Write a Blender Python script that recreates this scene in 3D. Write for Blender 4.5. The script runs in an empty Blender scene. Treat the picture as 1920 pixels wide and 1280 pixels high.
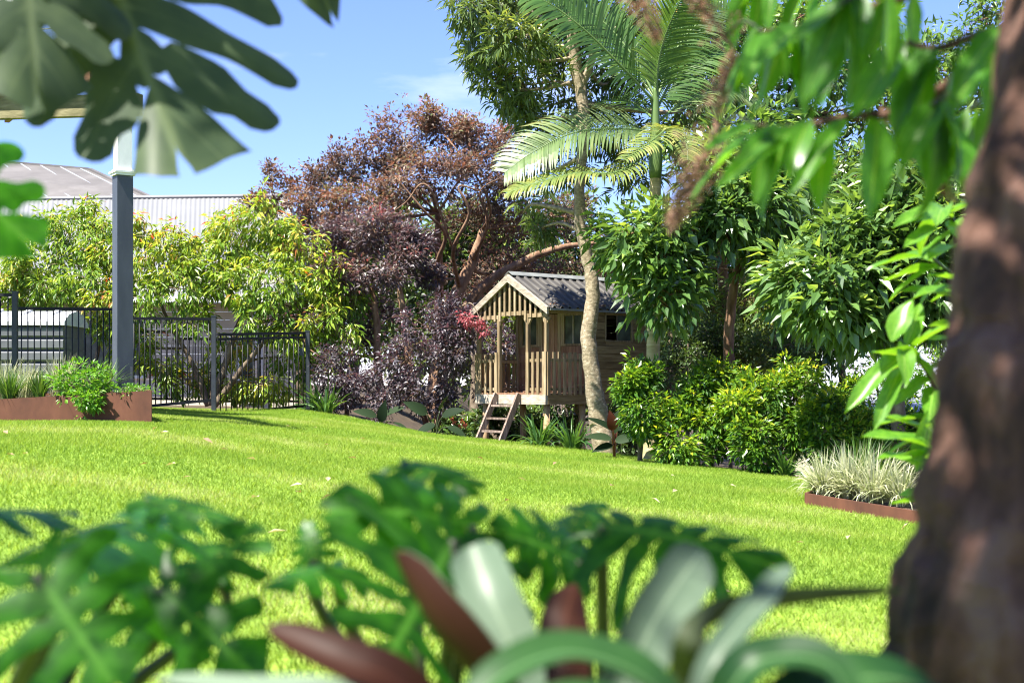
import bpy, math, numpy as np
from mathutils import Vector, Matrix

# ------------------------------------------------------------------ camera, sky, sun, exposure
SC = bpy.context.scene
COL = SC.collection
F = 2667.0            # focal length in photograph pixels (50 mm on a 36 mm wide frame, 1920 px)
HZ = 722.0            # horizon row
CZ = 1.6              # eye height in world units (z of the lawn varies below it)


def P(px, py, d):
    """a measured photograph position at d metres away -> world point"""
    return np.array([(px - 960.0) / F * d, d, CZ - (py - HZ) / F * d])


cd = bpy.data.cameras.new('camera')
cam = bpy.data.objects.new('camera', cd)
COL.objects.link(cam)
cam.location = (0, 0, CZ)
cam.rotation_euler = (math.radians(90), 0, 0)
cd.lens = 50.0
cd.sensor_width = 36.0
cd.shift_y = (HZ - 640.0) / 1920.0
cd.clip_start = 0.05
cd.clip_end = 3000
cd.dof.use_dof = True
cd.dof.focus_distance = 18.6
cd.dof.aperture_fstop = 4.6
SC.camera = cam

SUN_EL = math.radians(60)
SUN_DIR2 = np.array([-0.76, -0.65])
SUN_DIR2 = SUN_DIR2 / np.linalg.norm(SUN_DIR2)
W = bpy.data.worlds.new('World')
SC.world = W
W.use_nodes = True
wn, wl = W.node_tree.nodes, W.node_tree.links
bg = wn['Background']
sky = wn.new('ShaderNodeTexSky')
sky.sky_type = 'NISHITA'
sky.sun_disc = False
sky.sun_elevation = SUN_EL
sky.sun_rotation = math.atan2(SUN_DIR2[0], SUN_DIR2[1])
sky.altitude = 300
sky.air_density = 1.0
sky.dust_density = 0.0
sky.ozone_density = 6.0
tintn = wn.new('ShaderNodeMix')      # overall white balance of the daylight
tintn.data_type = 'RGBA'
tintn.blend_type = 'MULTIPLY'
tintn.inputs[0].default_value = 1.0
tintn.inputs[7].default_value = (.76, .71, .95, 1)
wl.new(sky.outputs[0], tintn.inputs[6])
wtc = wn.new('ShaderNodeTexCoord')   # thin scattered cloud over the whole sky
wmp = wn.new('ShaderNodeMapping')
wmp.inputs['Scale'].default_value = (2.2, 2.2, 9.0)
wmp.inputs['Location'].default_value = (.35, 1.1, .2)
wno = wn.new('ShaderNodeTexNoise')
wno.inputs['Scale'].default_value = 1.6
wno.inputs['Detail'].default_value = 7
wno.inputs['Roughness'].default_value = .55
wl.new(wtc.outputs['Generated'], wmp.inputs['Vector'])
wl.new(wmp.outputs[0], wno.inputs['Vector'])
wrp = wn.new('ShaderNodeValToRGB')
wrp.color_ramp.elements[0].position = .56
wrp.color_ramp.elements[0].color = (0, 0, 0, 1)
wrp.color_ramp.elements[1].position = .80
wrp.color_ramp.elements[1].color = (.75, .75, .75, 1)
wl.new(wno.outputs[0], wrp.inputs[0])
wcl = wn.new('ShaderNodeMix')
wcl.data_type = 'RGBA'
wl.new(wrp.outputs[0], wcl.inputs[0])
wl.new(tintn.outputs[2], wcl.inputs[6])
wcl.inputs[7].default_value = (4.6, 4.9, 5.3, 1)
wl.new(wcl.outputs[2], bg.inputs['Color'])
bg.inputs['Strength'].default_value = 0.075

sd = bpy.data.lights.new('sun', 'SUN')
sun = bpy.data.objects.new('sun', sd)
COL.objects.link(sun)
sd.energy = 5.0
sd.angle = math.radians(0.53)
sd.color = (1.0, 0.95, 0.86)
sv = Vector((SUN_DIR2[0] * math.cos(SUN_EL), SUN_DIR2[1] * math.cos(SUN_EL), math.sin(SUN_EL)))
sun.rotation_euler = sv.to_track_quat('Z', 'Y').to_euler()
sun.location = (-20, -10, 30)

SC.view_settings.view_transform = 'Standard'
SC.view_settings.look = 'None'
SC.view_settings.gamma = 1.0
SC.view_settings.exposure = 2.05
SC.view_settings.use_curve_mapping = False
SC.render.engine = 'CYCLES'
SC.cycles.use_denoising = True
SC.cycles.pixel_filter_type = 'BLACKMAN_HARRIS'
SC.cycles.filter_width = 1.1
SC.cycles.max_bounces = 6
SC.cycles.diffuse_bounces = 4
SC.cycles.glossy_bounces = 3
SC.cycles.transmission_bounces = 5
SC.cycles.sample_clamp_indirect = 6.0

# ------------------------------------------------------------------ helpers


def nz(v):
    v = np.asarray(v, float)
    return v / (np.linalg.norm(v, axis=-1, keepdims=True) + 1e-12)


def mesh_np(name, V, tris=None, quads=None, mats=(), tint=None, midx=None, smooth=False):
    me = bpy.data.meshes.new(name)
    V = np.ascontiguousarray(V, np.float32)
    nt = 0 if tris is None else len(tris)
    nq = 0 if quads is None else len(quads)
    loops = []
    tot = []
    if nt:
        loops.append(np.asarray(tris, np.int32).ravel())
        tot.append(np.full(nt, 3, np.int32))
    if nq:
        loops.append(np.asarray(quads, np.int32).ravel())
        tot.append(np.full(nq, 4, np.int32))
    loops = np.concatenate(loops)
    tot = np.concatenate(tot)
    me.vertices.add(len(V))
    me.vertices.foreach_set('co', V.ravel())
    me.loops.add(len(loops))
    me.loops.foreach_set('vertex_index', loops)
    me.polygons.add(len(tot))
    st = np.concatenate([[0], np.cumsum(tot)[:-1]]).astype(np.int32)
    me.polygons.foreach_set('loop_start', st)
    if midx is not None:
        me.polygons.foreach_set('material_index', np.asarray(midx, np.int32))
    me.polygons.foreach_set('use_smooth', np.full(len(tot), bool(smooth)))
    for m in mats:
        me.materials.append(m)
    if tint is not None:
        a = me.attributes.new('tint', 'FLOAT', 'POINT')
        a.data.foreach_set('value', np.asarray(tint, np.float32))
    me.update()
    me.validate()
    return me


class MB:
    def __init__(self):
        self.V, self.T, self.Q, self.C, self.n = [], [], [], [], 0

    def add(self, V, T=None, Q=None, tint=0.5):
        V = np.asarray(V, float).reshape(-1, 3)
        if T is not None and len(T):
            self.T.append(np.asarray(T, int) + self.n)
        if Q is not None and len(Q):
            self.Q.append(np.asarray(Q, int) + self.n)
        self.V.append(V)
        self.C.append(np.broadcast_to(np.asarray(tint, float), (len(V),)))
        self.n += len(V)

    def box(self, lo, hi, tint=0.5):
        x0, y0, z0 = lo
        x1, y1, z1 = hi
        V = [(x0, y0, z0), (x1, y0, z0), (x1, y1, z0), (x0, y1, z0), (x0, y0, z1), (x1, y0, z1), (x1, y1, z1), (x0, y1, z1)]
        self.add(V, Q=[(0, 3, 2, 1), (4, 5, 6, 7), (0, 1, 5, 4), (1, 2, 6, 5), (2, 3, 7, 6), (3, 0, 4, 7)], tint=tint)

    def bar(self, a, b, w, h, up=(0, 0, 1)):
        """box beam from a to b, width w (sideways) and height h (along up)"""
        a, b = np.asarray(a, float), np.asarray(b, float)
        d = nz(b - a)
        s = nz(np.cross(d, up))
        u = np.cross(s, d)
        V = []
        for p in (a, b):
            for i, j in ((-1, -1), (1, -1), (1, 1), (-1, 1)):
                V.append(p + s * w / 2 * i + u * h / 2 * j)
        self.add(V, Q=[(0, 1, 2, 3), (7, 6, 5, 4), (0, 4, 5, 1), (1, 5, 6, 2), (2, 6, 7, 3), (3, 7, 4, 0)])

    def prism(self, poly, off):
        """closed polygon (n,3) extruded by off"""
        A = np.asarray(poly, float)
        n = len(A)
        B = A + np.asarray(off, float)
        Q = [(i, (i + 1) % n, n + (i + 1) % n, n + i) for i in range(n)]
        T = [(0, i + 1, i) for i in range(1, n - 1)] + [(n, n + i, n + i + 1) for i in range(1, n - 1)]
        self.add(np.vstack([A, B]), T=T, Q=Q)

    def tube(self, path, rad, n=6, tint=0.5, wob=0.0, rng=None, cap=True):
        p = np.asarray(path, float)
        m = len(p)
        rad = np.broadcast_to(np.asarray(rad, float), (m,))
        t = np.gradient(p, axis=0)
        t = nz(t)
        ref = np.array([1.0, 0, 0]) if abs(t[0][0]) < .8 else np.array([0, 1.0, 0])
        ang = np.linspace(0, 2 * np.pi, n, endpoint=False)
        V = np.zeros((m, n, 3))
        u = nz(ref - t[0] * np.dot(ref, t[0]))
        for i in range(m):
            u = nz(u - t[i] * np.dot(u, t[i]))
            w = np.cross(t[i], u)
            r = rad[i] * (1 + (rng.normal(0, wob, n) if wob else 0))
            V[i] = p[i] + (np.cos(ang) * r)[:, None] * u + (np.sin(ang) * r)[:, None] * w
        k = np.arange(m - 1)[:, None] * n
        j = np.arange(n)[None]
        jn = (j + 1) % n
        Q = np.stack([k + j, k + jn, k + n + jn, k + n + j], -1).reshape(-1, 4)
        T = []
        if cap:
            T = [(0, i + 1, i) for i in range(1, n - 1)] + [((m - 1) * n, (m - 1) * n + i, (m - 1) * n + i + 1) for i in range(1, n - 1)]
        self.add(V.reshape(-1, 3), T=T, Q=Q, tint=tint)

    def mesh(self, name, mat, smooth=False):
        mats = mat if isinstance(mat, (list, tuple)) else [mat]
        return mesh_np(name, np.concatenate(self.V), np.concatenate(self.T) if self.T else None,
                       np.concatenate(self.Q) if self.Q else None, mats, np.concatenate(self.C), smooth=smooth)


def link(name, data, parent=None, mw=None):
    o = bpy.data.objects.new(name, data)
    COL.objects.link(o)
    if parent is not None:
        o.parent = parent
    if mw is not None:
        o.matrix_local = mw
    return o


def tag(o, label=None, cat=None, group=None, kind=None):
    if label:
        o['label'] = label
    if cat:
        o['category'] = cat
    if group:
        o['group'] = group
    if kind:
        o['kind'] = kind
    return o


def thing(name, loc, label, cat, group=None, rz=0.0):
    o = link(name, None)
    o.location = tuple(loc)
    o.rotation_euler = (0, 0, rz)
    o.empty_display_size = 0.2
    return tag(o, label, cat, group)


def part(name, mb, mat, root, smooth=False, world=True):
    """mesh part; mb in world coordinates unless world is False, root unrotated"""
    if world:
        off = np.array(root.location)
        mb.V = [v - off for v in mb.V]
    return link(name, mb.mesh(name, mat, smooth), root)


def frame(pos, ydir, zdir, sx=1, sy=1, sz=1):
    y = nz(ydir)
    z = np.asarray(zdir, float)
    z = nz(z - y * np.dot(z, y))
    x = np.cross(y, z)
    M = Matrix.Identity(4)
    for i in range(3):
        M[i][0], M[i][1], M[i][2], M[i][3] = x[i] * sx, y[i] * sy, z[i] * sz, pos[i]
    return M


def bez(pts, n):
    """smooth curve through control points (Catmull-Rom)"""
    p = np.asarray(pts, float)
    if len(p) == 2:
        return p[0] + (p[1] - p[0]) * np.linspace(0, 1, n)[:, None]
    q = np.vstack([2 * p[0] - p[1], p, 2 * p[-1] - p[-2]])
    t = np.linspace(0, len(p) - 1 - 1e-9, n)
    i = t.astype(int)
    f = (t - i)[:, None]
    a, b, c, d = q[i], q[i + 1], q[i + 2], q[i + 3]
    return .5 * ((2 * b) + (c - a) * f + (2 * a - 5 * b + 4 * c - d) * f ** 2 + (3 * b - a - 3 * c + d) * f ** 3)


# ------------------------------------------------------------------ materials


def newmat(name):
    m = bpy.data.materials.new(name)
    m.use_nodes = True
    nt = m.node_tree
    return m, nt.nodes, nt.links, nt.nodes['Principled BSDF'], nt.nodes['Material Output']


def ramp(nodes, stops):
    r = nodes.new('ShaderNodeValToRGB')
    e = r.color_ramp.elements
    while len(e) < len(stops):
        e.new(0.5)
    for k, (p, c) in zip(e, stops):
        k.position = p
        k.color = (c[0], c[1], c[2], 1)
    return r


def leaf_mat(name, stops, rough=.4, trans=.35, tcol=1.9, spec=.5, yshift=(1.15, 1.0, .45)):
    m, N, L, b, out = newmat(name)
    at = N.new('ShaderNodeAttribute')
    at.attribute_name = 'tint'
    r = ramp(N, stops)
    L.new(at.outputs['Fac'], r.inputs[0])
    L.new(r.outputs[0], b.inputs['Base Color'])
    b.inputs['Roughness'].default_value = rough
    b.inputs['Specular IOR Level'].default_value = spec
    tr = N.new('ShaderNodeBsdfTranslucent')
    mul = N.new('ShaderNodeMix')
    mul.data_type = 'RGBA'
    mul.blend_type = 'MULTIPLY'
    mul.inputs[0].default_value = 1
    L.new(r.outputs[0], mul.inputs[6])
    mul.inputs[7].default_value = (tcol * yshift[0], tcol * yshift[1], tcol * yshift[2], 1)
    L.new(mul.outputs[2], tr.inputs[0])
    mx = N.new('ShaderNodeMixShader')
    mx.inputs[0].default_value = trans + .06
    L.new(b.outputs[0], mx.inputs[1])
    L.new(tr.outputs[0], mx.inputs[2])
    L.new(mx.outputs[0], out.inputs[0])
    return m


def big_leaf_mat(name, c1, c2, vein, rough=.35, trans=.3, blotch=None, scale=9.0, tcol=1.8, spec=.18):
    """large foreground leaf: mottled colour, paler midrib line (local x = across), soft gloss"""
    m, N, L, b, out = newmat(name)
    tc = N.new('ShaderNodeTexCoord')
    no = N.new('ShaderNodeTexNoise')
    no.inputs['Scale'].default_value = scale
    no.inputs['Detail'].default_value = 4
    L.new(tc.outputs['Object'], no.inputs['Vector'])
    stops = [(.3, c1), (.64, c2)]
    if blotch:
        stops += [(.73, c2), (.77, blotch)]
    r = ramp(N, stops)
    oi = N.new('ShaderNodeObjectInfo')
    ad = N.new('ShaderNodeMath')
    ad.operation = 'MULTIPLY_ADD'
    L.new(oi.outputs['Random'], ad.inputs[0])
    ad.inputs[1].default_value = .22
    L.new(no.outputs[0], ad.inputs[2])
    su = N.new('ShaderNodeMath')
    su.operation = 'SUBTRACT'
    L.new(ad.outputs[0], su.inputs[0])
    su.inputs[1].default_value = .11
    L.new(su.outputs[0], r.inputs[0])
    # midrib
    at = N.new('ShaderNodeAttribute')
    at.attribute_name = 'tint'
    vr = ramp(N, [(0.0, (1, 1, 1)), (.035, (1, 1, 1)), (.07, (0, 0, 0))])
    L.new(at.outputs['Fac'], vr.inputs[0])
    mx = N.new('ShaderNodeMix')
    mx.data_type = 'RGBA'
    L.new(vr.outputs[0], mx.inputs[0])
    L.new(r.outputs[0], mx.inputs[6])
    mx.inputs[7].default_value = (*vein, 1)
    L.new(mx.outputs[2], b.inputs['Base Color'])
    b.inputs['Roughness'].default_value = rough
    b.inputs['Specular IOR Level'].default_value = spec
    tr = N.new('ShaderNodeBsdfTranslucent')
    mul = N.new('ShaderNodeMix')
    mul.data_type = 'RGBA'
    mul.blend_type = 'MULTIPLY'
    mul.inputs[0].default_value = 1
    L.new(mx.outputs[2], mul.inputs[6])
    mul.inputs[7].default_value = (tcol * 1.2, tcol * 1.05, tcol * .35, 1)
    L.new(mul.outputs[2], tr.inputs[0])
    ms = N.new('ShaderNodeMixShader')
    ms.inputs[0].default_value = trans
    L.new(b.outputs[0], ms.inputs[1])
    L.new(tr.outputs[0], ms.inputs[2])
    L.new(ms.outputs[0], out.inputs[0])
    return m


def noisy_mat(name, stops, scale=(8, 8, 8), rough=.7, bump=.3, detail=6, metal=0.0, rand=.15, spec=.3, dist=.02, coords='Object'):
    m, N, L, b, out = newmat(name)
    tc = N.new('ShaderNodeTexCoord')
    mp = N.new('ShaderNodeMapping')
    mp.inputs['Scale'].default_value = scale
    oi = N.new('ShaderNodeObjectInfo')
    vm = N.new('ShaderNodeVectorMath')
    vm.operation = 'SCALE'
    cb = N.new('ShaderNodeCombineXYZ')
    for i in range(3):
        L.new(oi.outputs['Random'], cb.inputs[i])
    L.new(cb.outputs[0], vm.inputs[0])
    vm.inputs['Scale'].default_value = 37.0
    L.new(tc.outputs[coords], mp.inputs['Vector'])
    L.new(vm.outputs[0], mp.inputs['Location'])
    no = N.new('ShaderNodeTexNoise')
    no.inputs['Scale'].default_value = 1.0
    no.inputs['Detail'].default_value = detail
    no.inputs['Roughness'].default_value = .62
    L.new(mp.outputs[0], no.inputs['Vector'])
    ma = N.new('ShaderNodeMath')
    ma.operation = 'MULTIPLY_ADD'
    L.new(oi.outputs['Random'], ma.inputs[0])
    ma.inputs[1].default_value = rand
    L.new(no.outputs[0], ma.inputs[2])
    sb = N.new('ShaderNodeMath')
    sb.operation = 'SUBTRACT'
    L.new(ma.outputs[0], sb.inputs[0])
    sb.inputs[1].default_value = rand / 2
    r = ramp(N, stops)
    L.new(sb.outputs[0], r.inputs[0])
    L.new(r.outputs[0], b.inputs['Base Color'])
    b.inputs['Roughness'].default_value = rough
    b.inputs['Metallic'].default_value = metal
    b.inputs['Specular IOR Level'].default_value = spec
    if bump:
        bp = N.new('ShaderNodeBump')
        bp.inputs['Strength'].default_value = bump
        bp.inputs['Distance'].default_value = dist
        L.new(no.outputs[0], bp.inputs['Height'])
        L.new(bp.outputs[0], b.inputs['Normal'])
    return m


def glass_mat(name, col=(.05, .06, .05), rough=.12):
    m, N, L, b, out = newmat(name)
    b.inputs['Base Color'].default_value = (*col, 1)
    b.inputs['Roughness'].default_value = rough
    b.inputs['Specular IOR Level'].default_value = .25
    tc = N.new('ShaderNodeTexCoord')
    no = N.new('ShaderNodeTexNoise')
    no.inputs['Scale'].default_value = 6
    L.new(tc.outputs['Object'], no.inputs['Vector'])
    r = ramp(N, [(.35, col), (.75, tuple(c * 2.6 for c in col))])
    L.new(no.outputs[0], r.inputs[0])
    L.new(r.outputs[0], b.inputs['Base Color'])
    return m


M = {}
M['soil'] = noisy_mat('soil', [(.3, (.018, .013, .008)), (.55, (.05, .034, .02)), (.75, (.10, .07, .04))], (5, 5, 5), .95, .8, 8)
M['lawn'] = noisy_mat('lawn_turf', [(.3, (.09, .16, .014)), (.55, (.15, .24, .02)), (.75, (.20, .28, .035))], (3, 3, 3), .9, .2, 8, rand=0)
M['wood_v'] = noisy_mat('weathered_wood', [(.28, (.105, .072, .038)), (.5, (.215, .158, .088)), (.72, (.32, .25, .155))], (30, 30, 3), .85, .5, 8, rand=.22)
M['wood_h'] = noisy_mat('weathered_board', [(.28, (.10, .064, .026)), (.5, (.195, .133, .058)), (.74, (.28, .205, .10))], (3, 3, 34), .85, .5, 8, rand=.22)
M['wood_pale'] = noisy_mat('grey_board', [(.28, (.18, .15, .11)), (.5, (.30, .26, .205)), (.72, (.40, .36, .30))], (8, 8, 22), .85, .4, 8, rand=.15)
M['wood_red'] = noisy_mat('red_brown_board', [(.28, (.10, .05, .03)), (.5, (.20, .11, .065)), (.74, (.29, .18, .11))], (24, 24, 3), .8, .5, 8, rand=.2)
M['wood_dark'] = noisy_mat('ladder_wood', [(.28, (.06, .042, .032)), (.5, (.17, .125, .10)), (.72, (.33, .27, .23))], (30, 30, 4), .9, .6, 8, rand=.12)
M['log'] = noisy_mat('round_log', [(.3, (.22, .14, .07)), (.5, (.36, .24, .13)), (.7, (.45, .33, .2))], (20, 20, 3), .85, .4, 6, rand=.15)
M['roof'] = noisy_mat('charcoal_roof', [(.3, (.040, .037, .033)), (.6, (.066, .061, .054)), (.8, (.105, .094, .078))], (6, 6, 6), .5, .1, 7, rand=.05, spec=.25)
M['trim_grey'] = noisy_mat('roof_cap', [(.3, (.10, .105, .10)), (.7, (.17, .18, .17))], (6, 6, 6), .5, .1, 5)
M['dark'] = noisy_mat('dark_interior', [(.3, (.012, .010, .009)), (.7, (.03, .025, .02))], (5, 5, 5), .9, 0)
M['glass'] = glass_mat('grimy_glass', (.035, .042, .032), .18)
M['corten'] = noisy_mat('rusted_steel', [(.25, (.055, .022, .014)), (.5, (.11, .042, .024)), (.75, (.17, .07, .04))], (3, 3, 1.5), .75, .25, 8, rand=.1)
M['fence'] = noisy_mat('black_fence', [(.3, (.006, .0065, .0075)), (.7, (.012, .013, .015))], (9, 9, 9), .5, .05, 4, spec=.25)
M['fencepost'] = noisy_mat('fence_post', [(.3, (.015, .018, .023)), (.7, (.028, .033, .040))], (9, 9, 9), .45, .05, 4, spec=.4)
M['post'] = noisy_mat('slate_paint', [(.3, (.040, .046, .056)), (.7, (.062, .070, .082))], (7, 7, 2), .45, .08, 6, spec=.4)
M['white'] = noisy_mat('white_paint', [(.3, (.60, .60, .56)), (.7, (.74, .74, .70))], (5, 5, 3), .5, .08, 6)
M['beam'] = noisy_mat('olive_beam', [(.3, (.10, .09, .04)), (.5, (.17, .15, .075)), (.75, (.24, .21, .12))], (4, 4, 18), .8, .3, 6)
M['brownclad'] = noisy_mat('brown_cladding', [(.3, (.14, .06, .035)), (.7, (.28, .14, .09))], (4, 4, 14), .8, .3, 6)
M['zinc'] = noisy_mat('pale_metal_roof', [(.3, (.125, .128, .132)), (.6, (.15, .153, .156)), (.8, (.18, .18, .18))], (.6, .6, .6), .5, .05, 7, rand=0, spec=.4)
M['oldroof'] = noisy_mat('weathered_roof', [(.3, (.075, .070, .066)), (.55, (.105, .098, .093)), (.8, (.145, .137, .13))], (.9, .9, .9), .7, .1, 8, rand=0)
M['whiteroof'] = noisy_mat('white_metal_roof', [(.3, (.22, .235, .265)), (.7, (.29, .305, .33))], (.8, .8, .8), .45, .05, 6, rand=0)
M['cream'] = noisy_mat('cream_wall', [(.3, (.42, .38, .29)), (.7, (.55, .50, .40))], (1.5, 1.5, 1.5), .85, .1, 7, rand=0)
M['orange'] = noisy_mat('orange_timber', [(.3, (.35, .10, .03)), (.7, (.52, .19, .07))], (4, 4, 12), .7, .2, 6)
M['plastic'] = noisy_mat('grey_plastic', [(.3, (.075, .078, .088)), (.7, (.12, .125, .135))], (4, 4, 4), .5, .05, 5)
M['plasticlid'] = noisy_mat('pale_plastic', [(.3, (.42, .43, .45)), (.7, (.55, .56, .57))], (4, 4, 4), .5, .05, 5)
M['bark_pale'] = noisy_mat('pale_speckled_bark', [(.32, (.11, .085, .055)), (.45, (.20, .16, .105)), (.57, (.265, .215, .145)), (.66, (.40, .35, .265))], (22, 22, 34), .9, .5, 10, rand=0)
M['bark_red'] = noisy_mat('red_brown_bark', [(.3, (.075, .040, .022)), (.5, (.17, .095, .055)), (.72, (.29, .19, .12))], (12, 12, 4), .9, .6, 8, rand=.1)
M['bark_grey'] = noisy_mat('grey_brown_bark', [(.3, (.05, .037, .025)), (.5, (.12, .09, .06)), (.72, (.22, .18, .13))], (11, 11, 4), .9, .6, 8, rand=.1)
M['bark_fore'] = noisy_mat('rough_dark_bark', [(.34, (.026, .015, .011)), (.46, (.080, .040, .027)), (.55, (.140, .072, .050)), (.66, (.20, .118, .090))], (17, 17, 8), .92, 1.0, 10, rand=0, dist=.05)
M['twig_pale'] = noisy_mat('pale_twig', [(.3, (.16, .11, .07)), (.7, (.34, .27, .19))], (14, 14, 6), .85, .3, 5, rand=.1)
M['palm_trunk'] = noisy_mat('palm_trunk', [(.3, (.20, .19, .08)), (.5, (.34, .29, .16)), (.7, (.46, .38, .24))], (4, 4, 12), .8, .3, 7, rand=0)
M['palm_ring'] = noisy_mat('palm_ring', [(.3, (.40, .34, .22)), (.7, (.55, .48, .34))], (8, 8, 8), .85, .2, 5, rand=0)
M['palm_shaft'] = noisy_mat('palm_crownshaft', [(.3, (.06, .11, .03)), (.7, (.12, .18, .05))], (6, 6, 2), .45, .1, 5, rand=0)
M['stem'] = noisy_mat('leaf_stem', [(.3, (.02, .03, .012)), (.7, (.05, .065, .022))], (12, 12, 3), .5, .2, 5)
M['stem_red'] = noisy_mat('red_stem', [(.3, (.09, .022, .022)), (.7, (.17, .05, .04))], (12, 12, 3), .5, .2, 5)

g = leaf_mat
M['grass'] = g('grass_blades', [(0, (.092, .180, .019)), (.40, (.162, .265, .030)), (.75, (.240, .325, .047)), (1, (.36, .39, .15))], .6, .4, 1.25, .2, (1.1, 1, .5))
M['lf_lime'] = g('lime_leaves', [(0, (.06, .14, .018)), (.35, (.14, .25, .025)), (.7, (.29, .38, .045)), (.86, (.46, .44, .08)), (.95, (.36, .20, .06)), (1, (.40, .05, .03))], .38, .35, 1.5)
M['lf_purple'] = g('bronze_leaves', [(0, (.046, .042, .030)), (.25, (.095, .075, .055)), (.5, (.150, .105, .075)), (.66, (.20, .125, .088)), (.78, (.15, .155, .07)), (.92, (.12, .17, .055)), (1, (.32, .14, .08))], .42, .3, 1.7, .45, (1.2, .7, .55))
M['lf_purplegrey'] = g('grey_purple_leaves', [(0, (.045, .038, .042)), (.4, (.09, .072, .078)), (.75, (.15, .12, .12)), (.9, (.12, .13, .075)), (1, (.28, .09, .09))], .4, .25, 1.5, .5, (1.2, .7, .7))
M['lf_plum'] = g('plum_leaves', [(0, (.032, .028, .033)), (.5, (.072, .062, .072)), (.85, (.125, .10, .115)), (1, (.24, .09, .11))], .38, .22, 1.5, .55, (1.3, .6, .7))
M['lf_pink'] = g('pink_new_leaves', [(0, (.13, .035, .05)), (.5, (.27, .06, .075)), (1, (.36, .14, .15))], .45, .35, 1.6, .4, (1.2, .7, .7))
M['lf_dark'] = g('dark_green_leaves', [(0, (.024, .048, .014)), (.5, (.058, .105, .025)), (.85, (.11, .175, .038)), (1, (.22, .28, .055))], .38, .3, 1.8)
M['lf_tall'] = g('olive_green_leaves', [(0, (.045, .078, .030)), (.5, (.10, .16, .050)), (.85, (.18, .24, .075)), (.96, (.30, .32, .08)), (1, (.42, .28, .07))], .38, .3, 1.7)
M['lf_broad'] = g('glossy_green_leaves', [(0, (.035, .08, .022)), (.5, (.085, .165, .042)), (.85, (.165, .275, .065)), (1, (.30, .38, .085))], .30, .32, 1.8, .6)
M['lf_hedge'] = g('hedge_leaves', [(0, (.022, .065, .010)), (.45, (.06, .15, .016)), (.75, (.17, .29, .02)), (.92, (.36, .43, .03)), (1, (.50, .47, .05))], .32, .35, 1.6, .5)
M['lf_bright'] = g('bright_green_leaves', [(0, (.04, .13, .012)), (.5, (.10, .25, .02)), (1, (.20, .36, .04))], .35, .35, 1.5)
M['lf_far'] = g('far_leaves', [(0, (.055, .09, .025)), (.5, (.12, .18, .04)), (1, (.26, .31, .07))], .5, .4, 1.6)
M['lf_palm'] = g('palm_frond_green', [(0, (.035, .085, .018)), (.5, (.065, .14, .03)), (1, (.12, .20, .045))], .36, .35, 1.6, .5)
M['lf_palmpale'] = g('palm_frond_pale', [(0, (.075, .135, .035)), (.5, (.135, .205, .07)), (.8, (.20, .255, .10)), (1, (.30, .27, .07))], .38, .35, 1.4, .5)
M['lf_palmyellow'] = g('palm_frond_yellow', [(0, (.09, .14, .035)), (.5, (.17, .225, .055)), (.8, (.27, .28, .08)), (1, (.42, .36, .14))], .42, .35, 1.4, .4)
M['lf_tuft'] = g('dark_tussock', [(0, (.03, .08, .012)), (.5, (.06, .14, .02)), (1, (.13, .21, .05))], .45, .3, 1.5)
M['lf_paletuft'] = g('variegated_tussock', [(0, (.17, .21, .07)), (.45, (.36, .39, .21)), (1, (.56, .55, .40))], .5, .35, 1.2, .3, (1, 1, .8))
M['lf_strap'] = g('strap_leaves', [(0, (.025, .075, .02)), (.6, (.055, .13, .035)), (1, (.11, .20, .05))], .32, .3, 1.6, .6)
M['lf_taro'] = g('taro_leaves', [(0, (.009, .018, .009)), (.6, (.017, .032, .015)), (1, (.03, .05, .024))], .6, .2, 1.4, .06)
M['lf_rust'] = g('rust_leaf', [(0, (.07, .018, .012)), (1, (.13, .035, .02))], .4, .3, 1.6, .5, (1.2, .7, .5))
M['lf_fallen'] = g('fallen_leaf', [(0, (.20, .12, .06)), (.5, (.32, .23, .14)), (1, (.44, .37, .27))], .7, .15, 1.2)
M['lf_litter'] = g('litter', [(0, (.09, .04, .025)), (.6, (.22, .11, .06)), (1, (.36, .24, .15))], .8, .1, 1.2)
M['lf_flower'] = g('orange_petals', [(0, (.50, .10, .05)), (1, (.65, .22, .12))], .5, .3, 1.3, .3, (1, .7, .5))
M['panicle'] = g('brown_panicle', [(0, (.16, .085, .055)), (.5, (.30, .18, .125)), (1, (.42, .29, .21))], .7, .3, 1.4, .2, (1.1, .9, .8))
M['monstera'] = big_leaf_mat('monstera_leaf', (.007, .042, .003), (.024, .098, .006), (.05, .14, .02), .36, .50, tcol=3.4, spec=.22)
M['monstera_dull'] = big_leaf_mat('dull_monstera_leaf', (.040, .062, .034), (.070, .098, .050), (.10, .13, .07), .42, .25, (.22, .15, .075), 6.5)  # greyer, duller green than the other monstera leaves, with brown blotches
M['mango'] = big_leaf_mat('mango_leaf', (.040, .125, .014), (.075, .20, .020), (.17, .28, .05), .33, .55, tcol=2.3, spec=.5)
M['ginger'] = big_leaf_mat('light_green_leaf', (.06, .17, .015), (.12, .26, .025), (.20, .32, .06), .33, .42, spec=.4)
M['brom_top'] = big_leaf_mat('bromeliad_upper', (.055, .088, .055), (.115, .160, .105), (.15, .20, .13), .42, .12)
M['brom_green'] = big_leaf_mat('bromeliad_green', (.010, .040, .010), (.028, .080, .020), (.075, .15, .055), .42, .2)
M['brom_under'] = big_leaf_mat('bromeliad_maroon', (.017, .006, .004), (.030, .011, .006), (.04, .015, .009), .5, .08, spec=.10)

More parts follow.
